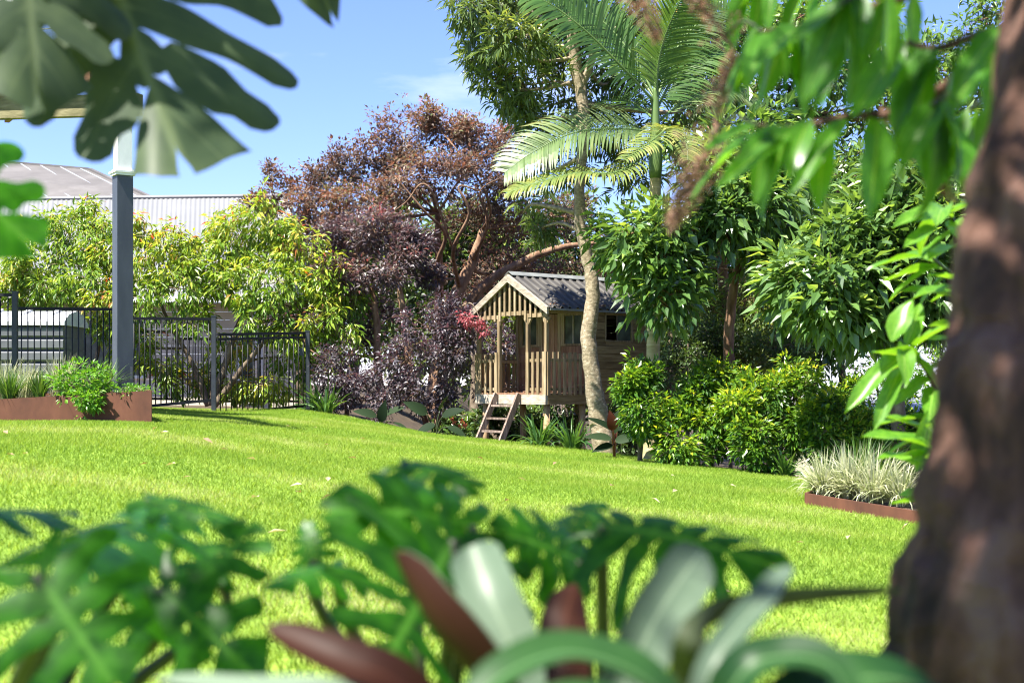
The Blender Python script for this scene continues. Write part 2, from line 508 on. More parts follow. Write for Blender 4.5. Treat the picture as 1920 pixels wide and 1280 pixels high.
# ------------------------------------------------------------------ terrain
GX = np.array([-200, -40, -12, -6, -4, -3, -2, -1, 0, 1, 2, 3, 5, 9, 20, 60, 200.0])
GZ = np.array([.6, .1, -.2, -.29, -.34, -.38, -.51, -.64, -.75, -.84, -.91, -.98, -1.1, -1.35, -2.1, -4.5, -7.0])
EX = np.array([-60, -14, -4.2, -3.0, -2.2, -1.1, -.2, 1.4, 2.85, 4.0, 6.0, 9.0, 14.0, 60])
EY = np.array([20, 19.6, 20.0, 21.0, 20.1, 19.1, 18.55, 17.5, 15.5, 14.0, 12.0, 10.0, 8.0, 4.0])


def smooth01(x):
    x = np.clip(x, 0, 1)
    return x * x * (3 - 2 * x)


def lawn_z(x, y):
    x = np.asarray(x, float)
    y = np.asarray(y, float)
    z = CZ + np.interp(x, GX, GZ)
    z = z - .10 * smooth01((7 - y) / 5.0)
    return z + .012 * np.sin(x * 2.1 + y * .7) + .009 * np.sin(x * .9 - y * 1.7)


def ground_z(x, y):
    s = np.asarray(y, float) - np.interp(x, EX, EY)
    right = np.clip((np.asarray(x, float) + 3.2) / 5.0, 0, 1)
    z = lawn_z(x, y) - .035
    z = z - .10 * smooth01(s / .35) - right * .22 * smooth01(s / 2.2)
    z = z - right * .13 * np.clip(s - 2, 0, 16)
    return z


def grid_mesh(name, xs, fy, ny, fz, mat):
    nx = len(xs)
    X = np.repeat(xs[:, None], ny, 1)
    Y = np.stack([fy(x, ny) for x in xs])
    Z = fz(X, Y)
    V = np.stack([X, Y, Z], -1).reshape(-1, 3)
    i = np.arange(nx - 1)[:, None] * ny + np.arange(ny - 1)[None]
    Q = np.stack([i, i + ny, i + ny + 1, i + 1], -1).reshape(-1, 4)
    return mesh_np(name, V, None, Q, [mat], smooth=True)


gx = np.concatenate([np.linspace(-300, -16, 20), np.linspace(-15, 15, 121), np.linspace(16, 300, 20)])
gyv = np.concatenate([np.linspace(-60, -1, 10), np.linspace(0, 30, 151), np.linspace(31, 600, 40)])
tag(link('ground', grid_mesh('ground', gx, lambda x, n: gyv, len(gyv), ground_z, M['soil'])), kind='structure')
lx = np.linspace(-16, 9, 140)
tag(link('lawn', grid_mesh('lawn', lx, lambda x, n: np.linspace(-1.0, np.interp(x, EX, EY) + .05, n), 120, lawn_z, M['lawn'])), kind='structure')

rng = np.random.default_rng(5)
n = 900000
yy = 2.6 + (21.0 - 2.6) * rng.random(n) ** .72
xx = (rng.random(n) * 2 - 1) * (.40 * yy + 1.2)
keep = yy < np.interp(xx, EX, EY) + .07
xx, yy = xx[keep], yy[keep]
n = len(xx)
zz = lawn_z(xx, yy)
an = rng.random(n) * 2 * np.pi
patch = .5 + .5 * np.sin(xx * 1.3 + 2 * np.sin(yy * .8)) * np.sin(yy * 1.1 + 1.5 * np.sin(xx * .9))
hh = (.016 + .018 * rng.random(n)) * (.8 + .4 * patch)
ww = .0022 + .0018 * rng.random(n)
lean = rng.normal(0, .55, (n, 2)) * hh[:, None]
ux, uy = np.cos(an) * ww, np.sin(an) * ww
V = np.empty((n, 3, 3))
V[:, 0] = np.stack([xx - ux, yy - uy, zz - .004], -1)
V[:, 1] = np.stack([xx + ux, yy + uy, zz - .004], -1)
V[:, 2] = np.stack([xx + lean[:, 0], yy + lean[:, 1], zz + hh], -1)
p2_ = .5 + .5 * np.sin(xx * .45 + yy * .9 + 1.3 * np.sin(xx * 1.7 + yy * .3)) * np.sin(yy * 2.3 - xx * .35)
tv = np.clip(.06 + .45 * rng.random(n) + .2 * patch + .48 * p2_ ** 2 + .25 * (rng.random(n) > .93), 0, 1)
gm = mesh_np('lawn_grass', V.reshape(-1, 3), np.arange(n * 3).reshape(-1, 3), None, [M['grass']], np.repeat(tv, 3))
tag(link('lawn_grass', gm), 'short bright green grass blades covering the sloping lawn', 'grass', kind='stuff')

# ------------------------------------------------------------------ foliage machinery
TPL_V = np.array([(0, 0, 0), (-.5, .40, .07), (0, .5, -.05), (.5, .40, .07), (0, 1, -.14)], float)
TPL_T = np.array([(0, 3, 2), (3, 4, 2), (2, 4, 1), (0, 2, 1)])


def leaves(mb, pos, d, up, ln, wd, tint):
    """vectorised folded leaves"""
    n = len(pos)
    d = nz(d)
    z = nz(up - d * np.sum(up * d, -1, keepdims=True))
    x = np.cross(d, z)
    ln = np.broadcast_to(ln, (n,))
    wd = np.broadcast_to(wd, (n,))
    tv = TPL_V
    V = (pos[:, None] + x[:, None] * (tv[None, :, 0, None] * wd[:, None, None]) +
         d[:, None] * (tv[None, :, 1, None] * ln[:, None, None]) + z[:, None] * (tv[None, :, 2, None] * ln[:, None, None]))
    T = (TPL_T[None] + (np.arange(n) * 5)[:, None, None]).reshape(-1, 3)
    mb.add(V.reshape(-1, 3), T=T, tint=np.repeat(tint, 5))


def rand_unit(rng, n):
    return nz(rng.normal(0, 1, (n, 3)))


def fill_lobe(mb, tw, c, r, ncl, sp, rng):
    """one foliage lobe: sub-centres -> leaf clusters -> leaves; twigs into tw"""
    c = np.asarray(c, float)
    r = np.asarray(r, float)
    ncl = int(ncl * sp.get('mul', 1))
    lobe_t = rng.uniform(-1, 1) * sp.get('lobet', .12)
    k = max(3, int(ncl / sp.get('per', 11)))
    su = rand_unit(rng, k) * (.35 + .65 * rng.random((k, 1)) ** .55)
    subs = c + su * r
    per = int(math.ceil(ncl / k))
    cl = np.repeat(subs, per, 0) + rng.normal(0, sp.get('clump', .21), (k * per, 3)) * r
    if tw is not None:
        for s in subs:
            mid = (c + s) / 2 + rng.normal(0, .12, 3) * r
            tw.tube(bez([c, mid, s], 5), np.linspace(sp['tw'], sp['tw'] * .45, 5), 4, tint=rng.random(), cap=False)
        for i in range(0, len(cl), sp.get('tskip', 2)):
            s = subs[i // per]
            tw.tube([s, (s + cl[i]) / 2 + rng.normal(0, .05, 3) * r, cl[i]], [sp['tw'] * .45, sp['tw'] * .35, sp['tw'] * .2], 3, tint=rng.random(), cap=False)
    out = nz(cl - c + rng.normal(0, .25, cl.shape) * r) + np.array([0, 0, sp.get('lift', .15)])
    m = sp['n']
    pos = np.repeat(cl, m, 0)
    o = np.repeat(nz(out), m, 0)
    N = len(pos)
    rd = rand_unit(rng, N)
    d = nz(o * sp.get('out', .6) + rd * sp.get('rnd', .8) + np.array([0, 0, -sp.get('droop', .3)]))
    pos = pos + rd * (sp['l'] * sp.get('spread', .5)) + d * sp['l'] * .1
    up = np.array([0, 0, 1.0]) + rand_unit(rng, N) * sp.get('flat', .7) + o * .3
    ln = sp['l'] * (.5 + .85 * rng.random(N) ** 1.3)
    clt = np.repeat(rng.random(len(cl)), m)
    hgt = np.clip((pos[:, 2] - c[2]) / r[2], -1, 1)
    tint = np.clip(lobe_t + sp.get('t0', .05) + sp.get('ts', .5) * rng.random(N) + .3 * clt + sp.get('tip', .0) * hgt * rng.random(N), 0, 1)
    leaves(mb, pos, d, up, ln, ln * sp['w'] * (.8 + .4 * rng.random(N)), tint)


def tree(name, label, cat, trunks, lobes, sp, leafmat, barkmat, seed, limbs=(), group=None, twmat=None, trunk_n=10, crownname='crown'):
    """trunks: list of [(x,y,z,r) ...]; lobes: [(centre, radii, clusters)]; limbs: extra [(pts), r0, r1]"""
    rng = np.random.default_rng(seed)
    base = np.array(trunks[0][0][:3]) if trunks else np.array(lobes[0][0])
    root = thing(name, base, label, cat, group)
    nodes = []
    for t in trunks:
        t = np.asarray(t, float)
        p = bez(t[:, :3], 6 * len(t))
        rr = np.interp(np.linspace(0, 1, len(p)), np.linspace(0, 1, len(t)), t[:, 3])
        p = p + rng.normal(0, .06, p.shape) * rr[:, None]
        mb = MB()
        mb.tube(p, rr, trunk_n, wob=.05, rng=rng)
        part('trunk', mb, barkmat, root, True)
        nodes.append(np.column_stack([p, rr]))
    nodes = np.concatenate(nodes) if nodes else None
    cr, tw = MB(), MB()
    for pts, r0, r1 in limbs:
        p = bez(pts, 5 * len(pts))
        lb = MB()
        lb.tube(p, np.linspace(r0, r1, len(p)), 7, wob=.06, rng=rng)
        part('limb', lb, barkmat, root, True)
        q = np.column_stack([p, np.linspace(r0, r1, len(p))])
        nodes = q if nodes is None else np.vstack([nodes, q])
    for c, r, k in lobes:
        c = np.asarray(c, float)
        if nodes is not None and sp.get('limb', True):
            dd = np.linalg.norm(nodes[:, :3] - c, axis=1) + .9 * np.maximum(0, nodes[:, 2] - c[2] + .1)
            a = nodes[int(np.argmin(dd))]
            dist = np.linalg.norm(a[:3] - c)
            mid = (a[:3] * .5 + c * .5) + rng.normal(0, .10, 3) * dist
            q = bez([a[:3], mid, c], 10)
            r0 = min(a[3] * .7, .012 + .018 * dist)
            lb = MB()
            lb.tube(q, np.linspace(r0, sp['tw'] * 1.1, 10), 6, wob=.05, rng=rng)
            part('limb', lb, barkmat, root, True)
        fill_lobe(cr, tw, c, r, k, sp, rng)
    if tw.n:
        tag(part('twigs', tw, twmat or barkmat, root), kind='stuff')
    part(crownname, cr, leafmat, root)
    return root


def L3(px, py, d, rx, ry, n, dz=None):
    """lobe from photograph measures: centre px,py at distance d, radii in px"""
    s = d / F
    return (P(px, py, d), (rx * s, (dz if dz else (rx + ry) * .5 * s), ry * s), n)


def T3(pts, d):
    out = []
    for q in pts:
        dd = q[3] if len(q) > 3 else d
        out.append((*P(q[0], q[1], dd), q[2]))
    return out


def on_ground(px, d, dz=0.0):
    x = (px - 960) / F * d
    return np.array([x, d, float(ground_z(x, d)) + dz])

# ------------------------------------------------------------------ cubby house on stilts
TH = math.radians(50)
CW, CD, VD = 1.48, 1.90, .75            # width, depth, verandah depth
C0 = P(1025, 739, 18.7)                 # front right corner, deck level
cub = thing('cubby_house', C0, 'weathered timber cubby house on stilts with ribbed metal roof', 'cubby house', rz=math.pi / 2 - TH)
# local axes: x = back, y = left along the front, z = up from the deck
BOXES = {}


def cbox(name, lo, hi, mat, parent=None, share=None, tilt=0.0):
    lo, hi = np.array(lo, float), np.array(hi, float)
    c = (lo + hi) / 2
    h = (hi - lo) / 2
    key = (share, tuple(np.round(h, 4)), mat.name)
    if share and key in BOXES:
        me = BOXES[key]
    else:
        b = MB()
        b.box(-h, h)
        me = b.mesh(name, mat)
        if share:
            BOXES[key] = me
    o = bpy.data.objects.new(name, me)
    COL.objects.link(o)
    o.parent = cub if parent is None else parent
    o.location = c
    if tilt:
        o.rotation_euler = (tilt, 0, 0)
    return o


crng = np.random.default_rng(11)
# stilts
for x, y in ((.09, .10), (.09, CW - .10), (VD, .12), (VD, CW - .12), (CD - .1, .12), (CD - .1, CW - .12)):
    b = MB()
    wx = C0 + np.array([math.sin(TH) * x - math.cos(TH) * y, math.cos(TH) * x + math.sin(TH) * y, 0])
    zb = float(ground_z(wx[0], wx[1])) - C0[2] - .12
    b.tube([(x, y, zb), (x, y, -.13)], [.047, .044], 12)
    link('stilt', b.mesh('stilt', M['log'], True), cub)
# deck frame
cbox('front_beam', (-.022, -.0, -.135), (.022, CW, -.006), M['wood_pale'])
cbox('side_beam', (.023, -.004, -.135), (CD, .036, -.006), M['wood_h'])
cbox('side_beam', (.023, CW - .036, -.135), (CD, CW + .004, -.006), M['wood_h'])
cbox('back_beam', (CD - .04, .037, -.135), (CD - .003, CW - .037, -.006), M['wood_h'])
nb = 8
for i in range(nb):
    x0 = .0 + i * VD / nb
    cbox('deck_board', (x0 - .015 if i == 0 else x0, .0, -.005), (x0 + VD / nb - .006, CW, .016 - .002 * (i % 2)), M['wood_red'], share='deck')
cbox('floor', (VD, .02, -.005), (CD - .02, CW - .02, .016), M['wood_h'])
EAVE, APEX = 1.13, 1.60
HW = CW / 2
SL = math.atan2(APEX - EAVE, HW + .07)


def roof_h(y):
    return APEX - abs(y - HW) * math.tan(SL)


# verandah posts
for y in (.03, .40, 1.00, CW - .03):
    cbox('verandah_post', (.0, y - .024, .017), (.048, y + .024, 1.02), M['wood_v'], share='post')
    for s in (-1, 1):
        yy0 = y + s * .024
        if not (.0 < yy0 < CW):
            continue
        b = MB()
        b.prism([(.008, yy0, .93), (.008, yy0, 1.018), (.008, yy0 + s * .05, 1.018), (.008, yy0 + s * .045, .995)], (.03, 0, 0))
        link('bracket', b.mesh('bracket', M['wood_v']), cub)
# gable: bottom plates, vertical slats, barge boards
cbox('gable_plate', (.0, .0, 1.021), (.045, .40, 1.075), M['wood_v'])
cbox('gable_plate', (.0, .40, 1.062), (.045, 1.0, 1.115), M['wood_v'])
cbox('gable_plate', (.0, 1.0, 1.021), (.045, CW, 1.075), M['wood_v'])
for i, y in enumerate(np.linspace(.10, CW - .10, 13)):
    low = (.40 - .03 < y < 1.0 + .03)
    z0 = 1.055 if low else 1.022
    if abs(y - .40) < .06 or abs(y - 1.0) < .06:
        z0 = .99
    top = roof_h(y) - .055
    if top - z0 > .03:
        cbox('gable_slat', (-.019, y - .019, z0), (-.002, y + .019, top), M['wood_v'])
for s in (-1, 1):
    ye = HW + s * (HW + .075)
    for xf, nm in ((-.062, 'barge_board'), (CD + .03, 'barge_board')):
        b = MB()
        b.prism([(xf, HW + s * .001, APEX + .02), (xf, ye, roof_h(ye) + .02), (xf, ye, roof_h(ye) - .075), (xf, HW + s * .001, APEX - .085)], (.032, 0, 0))
        link(nm, b.mesh(nm, M['wood_pale']), cub)
# ribbed roof sheets (real profile), underside included
for s in (-1, 1):
    xs, zs = [], []
    x = -.028
    pitch = .138
    while x < CD + .03:
        for dx, dz in ((0, 0), (.050, 0), (.062, .024), (.078, .026), (.094, .024), (.106, 0)):
            xs.append(x + dx)
            zs.append(dz)
        x += pitch
    xs, zs = np.minimum(np.array(xs), CD + .028), np.array(zs)
    ye = HW + s * (HW + .10)
    V, Q = [], []
    k = len(xs)
    for th in (0.0, -.006):
        for yq in (HW, ye):
            for xx_, zz_ in zip(xs, zs):
                V.append((xx_, yq, roof_h(yq) + .022 + zz_ + th))
    for lay in (0, 2 * k):
        Q += [(lay + i, lay + i + 1, lay + k + i + 1, lay + k + i) for i in range(k - 1)]
    Q += [(k + i, k + i + 1, 3 * k + i + 1, 3 * k + i) for i in range(k - 1)]
    link('roof_sheet', mesh_np('roof_sheet', V, None, Q, [M['roof']]), cub)
    b = MB()
    yt = HW + s * (HW + .088)
    b.box((-.02, min(yt, yt + s * .014), roof_h(yt) - .016), (CD + .02, max(yt, yt + s * .014), roof_h(yt) + .010))
    link('eave_trim', b.mesh('eave_trim', M['trim_grey']), cub)
b = MB()
for s in (-1, 1):
    y1 = HW + s * .085
    b.prism([(-.04, HW, APEX + .062), (-.04, y1, roof_h(y1) + .056), (-.04, y1, roof_h(y1) + .050), (-.04, HW, APEX + .052)], (CD + .08, 0, 0))
link('ridge_cap', b.mesh('ridge_cap', M['trim_grey']), cub)
# side walls: boards with the window opening on the right-hand side (y = 0)
WX0, WX1, WZ0, WZ1 = 1.075, 1.555, .735, 1.10
bh = .1065
for side in (0, 1):
    yb = 0.0 if side == 0 else CW
    for i in range(11):
        z0 = .018 + i * bh
        z1 = min(z0 + bh - .004, roof_h(.0) + .005)
        if z1 - z0 < .02:
            continue
        jit = .003 * (i % 2) + .004 * crng.random()
        lo_y, hi_y = (yb - jit, yb + .018) if side == 0 else (yb - .018, yb + jit)
        segs = [(VD, CD)]
        if side == 0 and z1 > WZ0 and z0 < WZ1:
            if z0 < WZ0 - .02:
                cbox('wall_board', (WX0, lo_y, z0), (WX1, hi_y, WZ0), M['wood_h'])
            segs = [(VD, WX0), (WX1, CD)]
        for a, e in segs:
            cbox('wall_board', (a, lo_y, z0), (e, hi_y, z1), M['wood_h'])
for i in range(11):
    z0 = .018 + i * bh
    cbox('wall_board', (CD - .02, .02, z0), (CD - .002, CW - .02, min(z0 + bh - .004, 1.14)), M['wood_h'])
b = MB()
b.prism([(CD - .018, .02, 1.15), (CD - .018, CW - .02, 1.15), (CD - .018, HW, APEX - .02)], (.016, 0, 0))
link('gable_wall', b.mesh('gable_wall', M['wood_h']), cub)
# side window
wf = cbox('window_frame', (WX0 - .002, -.012, WZ0 - .022), (WX1 + .002, .022, WZ0), M['wood_v'])
for lo, hi in (((WX0 - .02, -.014, WZ0 - .022), (WX0 - .003, .022, WZ1 + .018)), ((WX1 + .003, -.014, WZ0 - .022), (WX1 + .022, .022, WZ1 + .018)),
               ((WX0 - .002, -.013, WZ1), (WX1 + .002, .022, WZ1 + .018))):
    cbox('window_frame', lo, hi, M['wood_v'])
cbox('window_pane', (WX0 + .225, .004, WZ0 + .002), (WX1 - .001, .008, WZ1 - .002), M['glass'])
cbox('window_mullion', (WX0 + .212, .002, WZ0 + .001), (WX0 + .224, .014, WZ1 - .001), M['wood_dark'])
# front wall under the verandah roof: window - door - window
fx = VD
cbox('corner_post', (fx - .03, -.006, .018), (fx + .022, .05, 1.14), M['wood_v'])
cbox('corner_post', (fx - .03, CW - .05, .018), (fx + .022, CW + .006, 1.14), M['wood_v'])
for yl, yr in ((.05, .54), (.98, CW - .05)):
    for i in range(6):
        z0 = .018 + i * bh
        cbox('front_board', (fx - .006 - .004 * crng.random(), yl, z0), (fx + .016, yr, z0 + bh - .004), M['wood_red'])
    zt = .018 + 6 * bh
    cbox('front_window_frame', (fx - .018, yl, zt), (fx + .012, yl + .07, 1.11), M['wood_v'])
    cbox('front_window_frame', (fx - .018, yr - .07, zt), (fx + .012, yr, 1.11), M['wood_v'])
    cbox('front_window_frame', (fx - .017, yl + .07, zt), (fx + .012, yr - .07, zt + .03), M['wood_v'])
    cbox('front_window_frame', (fx - .017, yl + .07, 1.07), (fx + .012, yr - .07, 1.11), M['wood_v'])
    ym = (yl + yr) / 2
    cbox('front_window_bar', (fx - .012, ym - .009, zt + .03), (fx + .004, ym + .009, 1.07), M['wood_pale'])
    cbox('front_window_pane', (fx + .005, yl + .07, zt + .03), (fx + .009, yr - .07, 1.07), M['glass'])
cbox('door_frame', (fx - .022, .541, .018), (fx + .018, .60, 1.11), M['wood_v'])
cbox('door_frame', (fx - .022, .92, .018), (fx + .018, .979, 1.11), M['wood_v'])
for i in range(4):
    y0 = .601 + i * .0797
    cbox('door_board', (fx - .004 - .004 * (i % 2), y0, .022), (fx + .012, y0 + .077, 1.10), M['wood_red'])
cbox('wall_plate', (fx - .02, .0, 1.111), (fx + .02, CW, 1.16), M['wood_v'])
cbox('eave_plate', (.03, -.004, 1.075), (CD, .03, 1.125), M['wood_h'])
# picket railings
cbox('rail', (.004, 1.02, .43), (.03, CW - .02, .47), M['wood_v'])
cbox('rail', (.004, 1.02, .045), (.03, CW - .02, .085), M['wood_v'])
cbox('rail', (.004, .02, .43), (.03, .42, .47), M['wood_v'])
cbox('rail', (.004, .02, .045), (.03, .42, .085), M['wood_v'])
for ysid in (.004, CW - .03):
    cbox('rail', (.05, ysid, .43), (VD - .03, ysid + .026, .47), M['wood_v'])
    cbox('rail', (.05, ysid, .045), (VD - .03, ysid + .026, .085), M['wood_v'])
for y, w in ((.035, .075), (.16, .045), (.265, .045), (.375, .055), (1.04, .055), (1.15, .045), (1.265, .045), (1.385, .055), (CW - .02, .06)):
    t = .56 + crng.normal(0, .006)
    cbox('picket', (-.020, y - w / 2, -.018), (-.001, y + w / 2, t), M['wood_v'], tilt=crng.normal(0, .006))
for ysid, sgn in ((.0, -1), (CW, 1)):
    for i in range(8):
        x = .028 + i * .094
        t = .555 + crng.normal(0, .006)
        lo, hi = ((x - .022, -.020, -.012), (x + .022, -.001, t)) if sgn < 0 else ((x - .022, CW + .001, -.012), (x + .022, CW + .020, t))
        cbox('picket', lo, hi, M['wood_v'])

Rz = Matrix.Rotation(math.pi / 2 - TH, 3, 'Z')


def cub_w(x, y, z):
    return np.array(Rz @ Vector((x, y, z))) + C0


# ladder leaning on the deck
lad = thing('ladder', cub_w(-.30, .72, -.66), 'short weathered grey timber ladder leaning on cubby deck', 'ladder', rz=math.pi / 2 - TH)
lo = np.array([-.30, .72, -.66])
for y in (.505, .985):
    b = MB()
    xb = -.36
    wv = cub_w(xb, y, 0)
    zb = float(lawn_z(wv[0], wv[1])) - C0[2] - .01
    b.bar(np.array([xb, y, zb]) - lo, np.array([-.045, y, .0]) - lo, .034, .085, (1, 0, 0.4))
    link('side_rail', b.mesh('side_rail', M['wood_dark']), lad)
for k, t in enumerate((.24, .50, .76)):
    x = -.045 + (-.36 + .045) * t
    z = 0 + (-.66) * t
    b = MB()
    b.box(np.array([x - .035, .524, z - .012]) - lo, np.array([x + .045, .966, z + .014]) - lo)
    link('rung', b.mesh('rung', M['wood_dark']), lad)

# litter on the eave of the roof and on the deck
lit = MB()
n = 170
lx_ = crng.random(n) * (CD - .1)
ly = -.075 + np.abs(crng.normal(0, .03, n))
pos = np.array([cub_w(a, c_, roof_h(c_) + .05 + .01 * crng.random()) for a, c_ in zip(lx_, ly)])
keep = crng.random(n) < (.25 + .75 * (lx_ > .75))
leaves(lit, pos[keep], rand_unit(crng, keep.sum()) * [1, 1, .3], np.array([0, 0, 1]) + rand_unit(crng, keep.sum()) * .6, .045, .02, crng.random(keep.sum()))
n = 90
pos = np.array([cub_w(.05 + .6 * crng.random(), .45 + .5 * crng.random(), .022 + .012 * crng.random()) for i in range(n)])
leaves(lit, pos, rand_unit(crng, n) * [1, 1, .2], np.array([0, 0, 1]) + rand_unit(crng, n) * .5, .05, .02, crng.random(n))
tag(link('leaf_litter', lit.mesh('leaf_litter', M['lf_litter'])), 'brown dry leaf litter on the cubby roof edge and deck', 'leaf litter', kind='stuff')

# ------------------------------------------------------------------ pool fence
def fence_panel(name, label, x0, x1, yt0, yt1, yb0, yb1, d0, d1, nbal, post=True, postx=None, mat='fence', group='black pool fence panels', rail2=None, r=.008):
    A, B = P(x0, yt0, d0), P(x1, yt1, d1)
    A2, B2 = P(x0, yb0, d0), P(x1, yb1, d1)
    root = thing(name, A2, label, 'fence', group)
    for nm, a, e in (('top_rail', A, B), ('bottom_rail', A2, B2)):
        b = MB()
        b.bar(a, e, .028, .036)
        part(nm, b, M[mat], root)
    if rail2:
        b = MB()
        b.bar(A + (A2 - A) * rail2, B + (B2 - B) * rail2, .026, .030)
        part('mid_rail', b, M[mat], root)
    bal = MB()
    bal.tube([(0, 0, 0), (0, 0, 1)], r, 6)
    me = bal.mesh('baluster', M[mat], True)
    for i in range(nbal):
        t = (i + .5) / nbal
        a, e = A + (B - A) * t, A2 + (B2 - A2) * t
        o = link('baluster', me, root)
        o.location = e - A2
        o.scale = (1, 1, a[2] - e[2])
    if post:
        px_, yt_, yb_, d_ = postx if postx else (x1, yt1 - 5, yb1 + 12, d1)
        a, e = P(px_, yt_, d_), P(px_, yb_, d_)
        b = MB()
        b.box(e - np.array([.028, .028, 0]), np.array([e[0] + .028, e[1] + .028, a[2]]))
        b.box(np.array([a[0] - .032, a[1] - .032, a[2]]), np.array([a[0] + .032, a[1] + .032, a[2] + .018]))
        part('post', b, M['fencepost'], root)
    return root


fence_panel('pool_fence', 'tallest black fence panel at the left edge above the planter', -120, 22, 552, 553, 735, 735, 16.0, 16.0, 10, postx=(28, 549, 738, 16.0))
fence_panel('pool_fence', 'black fence panel between the dark fence post and slate verandah post', 34, 245, 578, 580, 752, 758, 17.2, 17.8, 18, post=False)
fence_panel('pool_fence', 'black fence panel between slate verandah post and gate post', 246, 396, 597, 598, 764, 750, 18.3, 18.7, 15, postx=(401, 594, 772, 18.7))
gt = fence_panel('pool_gate', 'black barred pool gate at the far end of the fence', 408, 573, 627, 624, 777, 760, 18.8, 20.6, 17, postx=(577, 622, 769, 20.6), rail2=.06)
fence_panel('pool_fence', 'low black fence run behind the grey ribbed bin', -60, 330, 622, 622, 742, 748, 23.0, 22.6, 36, postx=(332, 618, 752, 22.6))
fence_panel('pool_fence', 'low black fence section behind the gate post and shrub stems', 338, 560, 635, 636, 752, 752, 22.6, 22.8, 20, post=False)
b = MB()
a = P(566, 660, 20.45)
b.box(a - np.array([.03, .05, .05]), a + np.array([.03, -.01, .06]))
part('latch', b, M['fencepost'], gt)

# ------------------------------------------------------------------ verandah of the house: post, beam, deck edge
PB = P(230, 727, 14.2)
ver = thing('verandah', PB, 'house verandah with tall slate and white post under olive beam', 'verandah')
ca, sa = math.cos(math.radians(33)), math.sin(math.radians(33))


def rot_sq(c, h, z0, z1, mbx):
    V = []
    for z in (z0, z1):
        for i, j in ((-1, -1), (1, -1), (1, 1), (-1, 1)):
            V.append((c[0] + h * (i * ca - j * sa), c[1] + h * (i * sa + j * ca), z))
    mbx.add(V, Q=[(3, 2, 1, 0), (4, 5, 6, 7), (0, 1, 5, 4), (1, 2, 6, 5), (2, 3, 7, 6), (3, 0, 4, 7)])


zc = P(230, 330, 14.2)[2]
zt = P(230, 200, 14.2)[2]
b = MB()
rot_sq(PB, .080, float(ground_z(PB[0], PB[1])), zc, b)
pst = part('post', b, M['post'], ver)
b = MB()
rot_sq(PB, .072, zc, zt, b)
part('post_top', b, M['white'], ver)
for dz0, dz1, h in ((-.002, .022, .098), (.022, .042, .108), (.042, .06, .088)):
    b = MB()
    rot_sq(PB, h, zc + dz0, zc + dz1 - .001, b)
    part('capital', b, M['white'], ver)
b = MB()
q = P(247, 700, 14.08)
b.box(q - np.array([.012, .012, .06]), q + np.array([.012, .012, .07]))
part('gate_bracket', b, M['fencepost'], ver)
bm0, bm1 = P(-220, 212, 15.2), P(262, 196, 14.1)
b = MB()
b.bar(bm0, bm1, .10, .21)
part('beam', b, M['beam'], ver)
dirb = nz(bm1 - bm0)
b = MB()
rot_sq(bm0 + dirb * .2, .080, float(ground_z(bm0[0], bm0[1])) - .05, bm0[2] - .106, b)
part('post', b, M['post'], ver)
inw = np.array([-.5, .866, 0])
for i in range(7):
    t = .10 + i * .105
    a = bm0 + (bm1 - bm0) * t + np.array([0, 0, .2])
    b = MB()
    b.bar(a - inw * .05, a + inw * 1.7, .05, .16)
    part('joist', b, M['brownclad'], ver)
for i in range(6):
    a = bm0 + np.array([0, 0, .315]) + inw * (i * .30 - .08)
    e = a + (bm1 - bm0) * .8
    b = MB()
    b.bar(a, e, .28, .05)
    part('deck_board', b, M['brownclad'], ver)
rim = MB()
rim.bar(bm0 + np.array([0, 0, .30]) - inw * .24, bm0 + (bm1 - bm0) * .8 + np.array([0, 0, .30]) - inw * .24, .03, .20)
part('deck_edge', rim, M['brownclad'], ver)
for k in range(6):
    a = bm0 + np.array([0, 0, .50 + .13 * k]) - inw * .2
    b = MB()
    b.tube([a, a + (bm1 - bm0) * .8], .006, 6)
    part('balustrade_wire', b, M['trim_grey'], ver)
for t in (.40, .60, .8):
    a = bm0 + (bm1 - bm0) * t - inw * .2 + np.array([0, 0, .40])
    b = MB()
    b.tube([a, a + np.array([0, 0, 1.0])], .022, 10)
    part('balustrade_post', b, M['trim_grey'], ver, True)
for k in range(12):
    a = bm0 + np.array([0, 0, .35 + .17 * k]) + inw * 1.8
    b = MB()
    b.bar(a, a + (bm1 - bm0) * .74, .03, .164)
    part('weatherboard', b, M['white'], ver)

# ------------------------------------------------------------------ planter of rusted steel with its plants
pl = thing('planter', P(140, 788, 13.2), 'long rust brown steel planter box at the foot of verandah post', 'planter')
LTa, LTb = P(-160, 757, 13.2), P(284, 732, 13.2)
LBa, LBb = P(-160, 800, 13.2), P(284, 800, 13.2)
b = MB()
b.prism([LTa, LTb, LBb, LBa], (0, .02, 0))
part('front_panel', b, M['corten'], pl)
bk = np.array([-.55, 1.6, .02])
b = MB()
b.prism([LTb + [-.0, .021, 0], LTb + bk, LBb + bk, LBb + [0, .021, 0]], (-.02, 0, 0))
part('end_panel', b, M['corten'], pl)
b = MB()
b.prism([LTa + bk, LTb + bk - [.021, 0, 0], LBb + bk - [.021, 0, 0], LBa + bk], (0, .02, 0))
part('back_panel', b, M['corten'], pl)
b = MB()
b.add([LTa + [0, .021, -.03], LTb + [-.02, .021, -.03], LTb + bk + [-.02, -.001, -.03], LTa + bk + [0, -.001, -.03]], Q=[(0, 1, 2, 3)])
part('soil', b, M['soil'], pl)


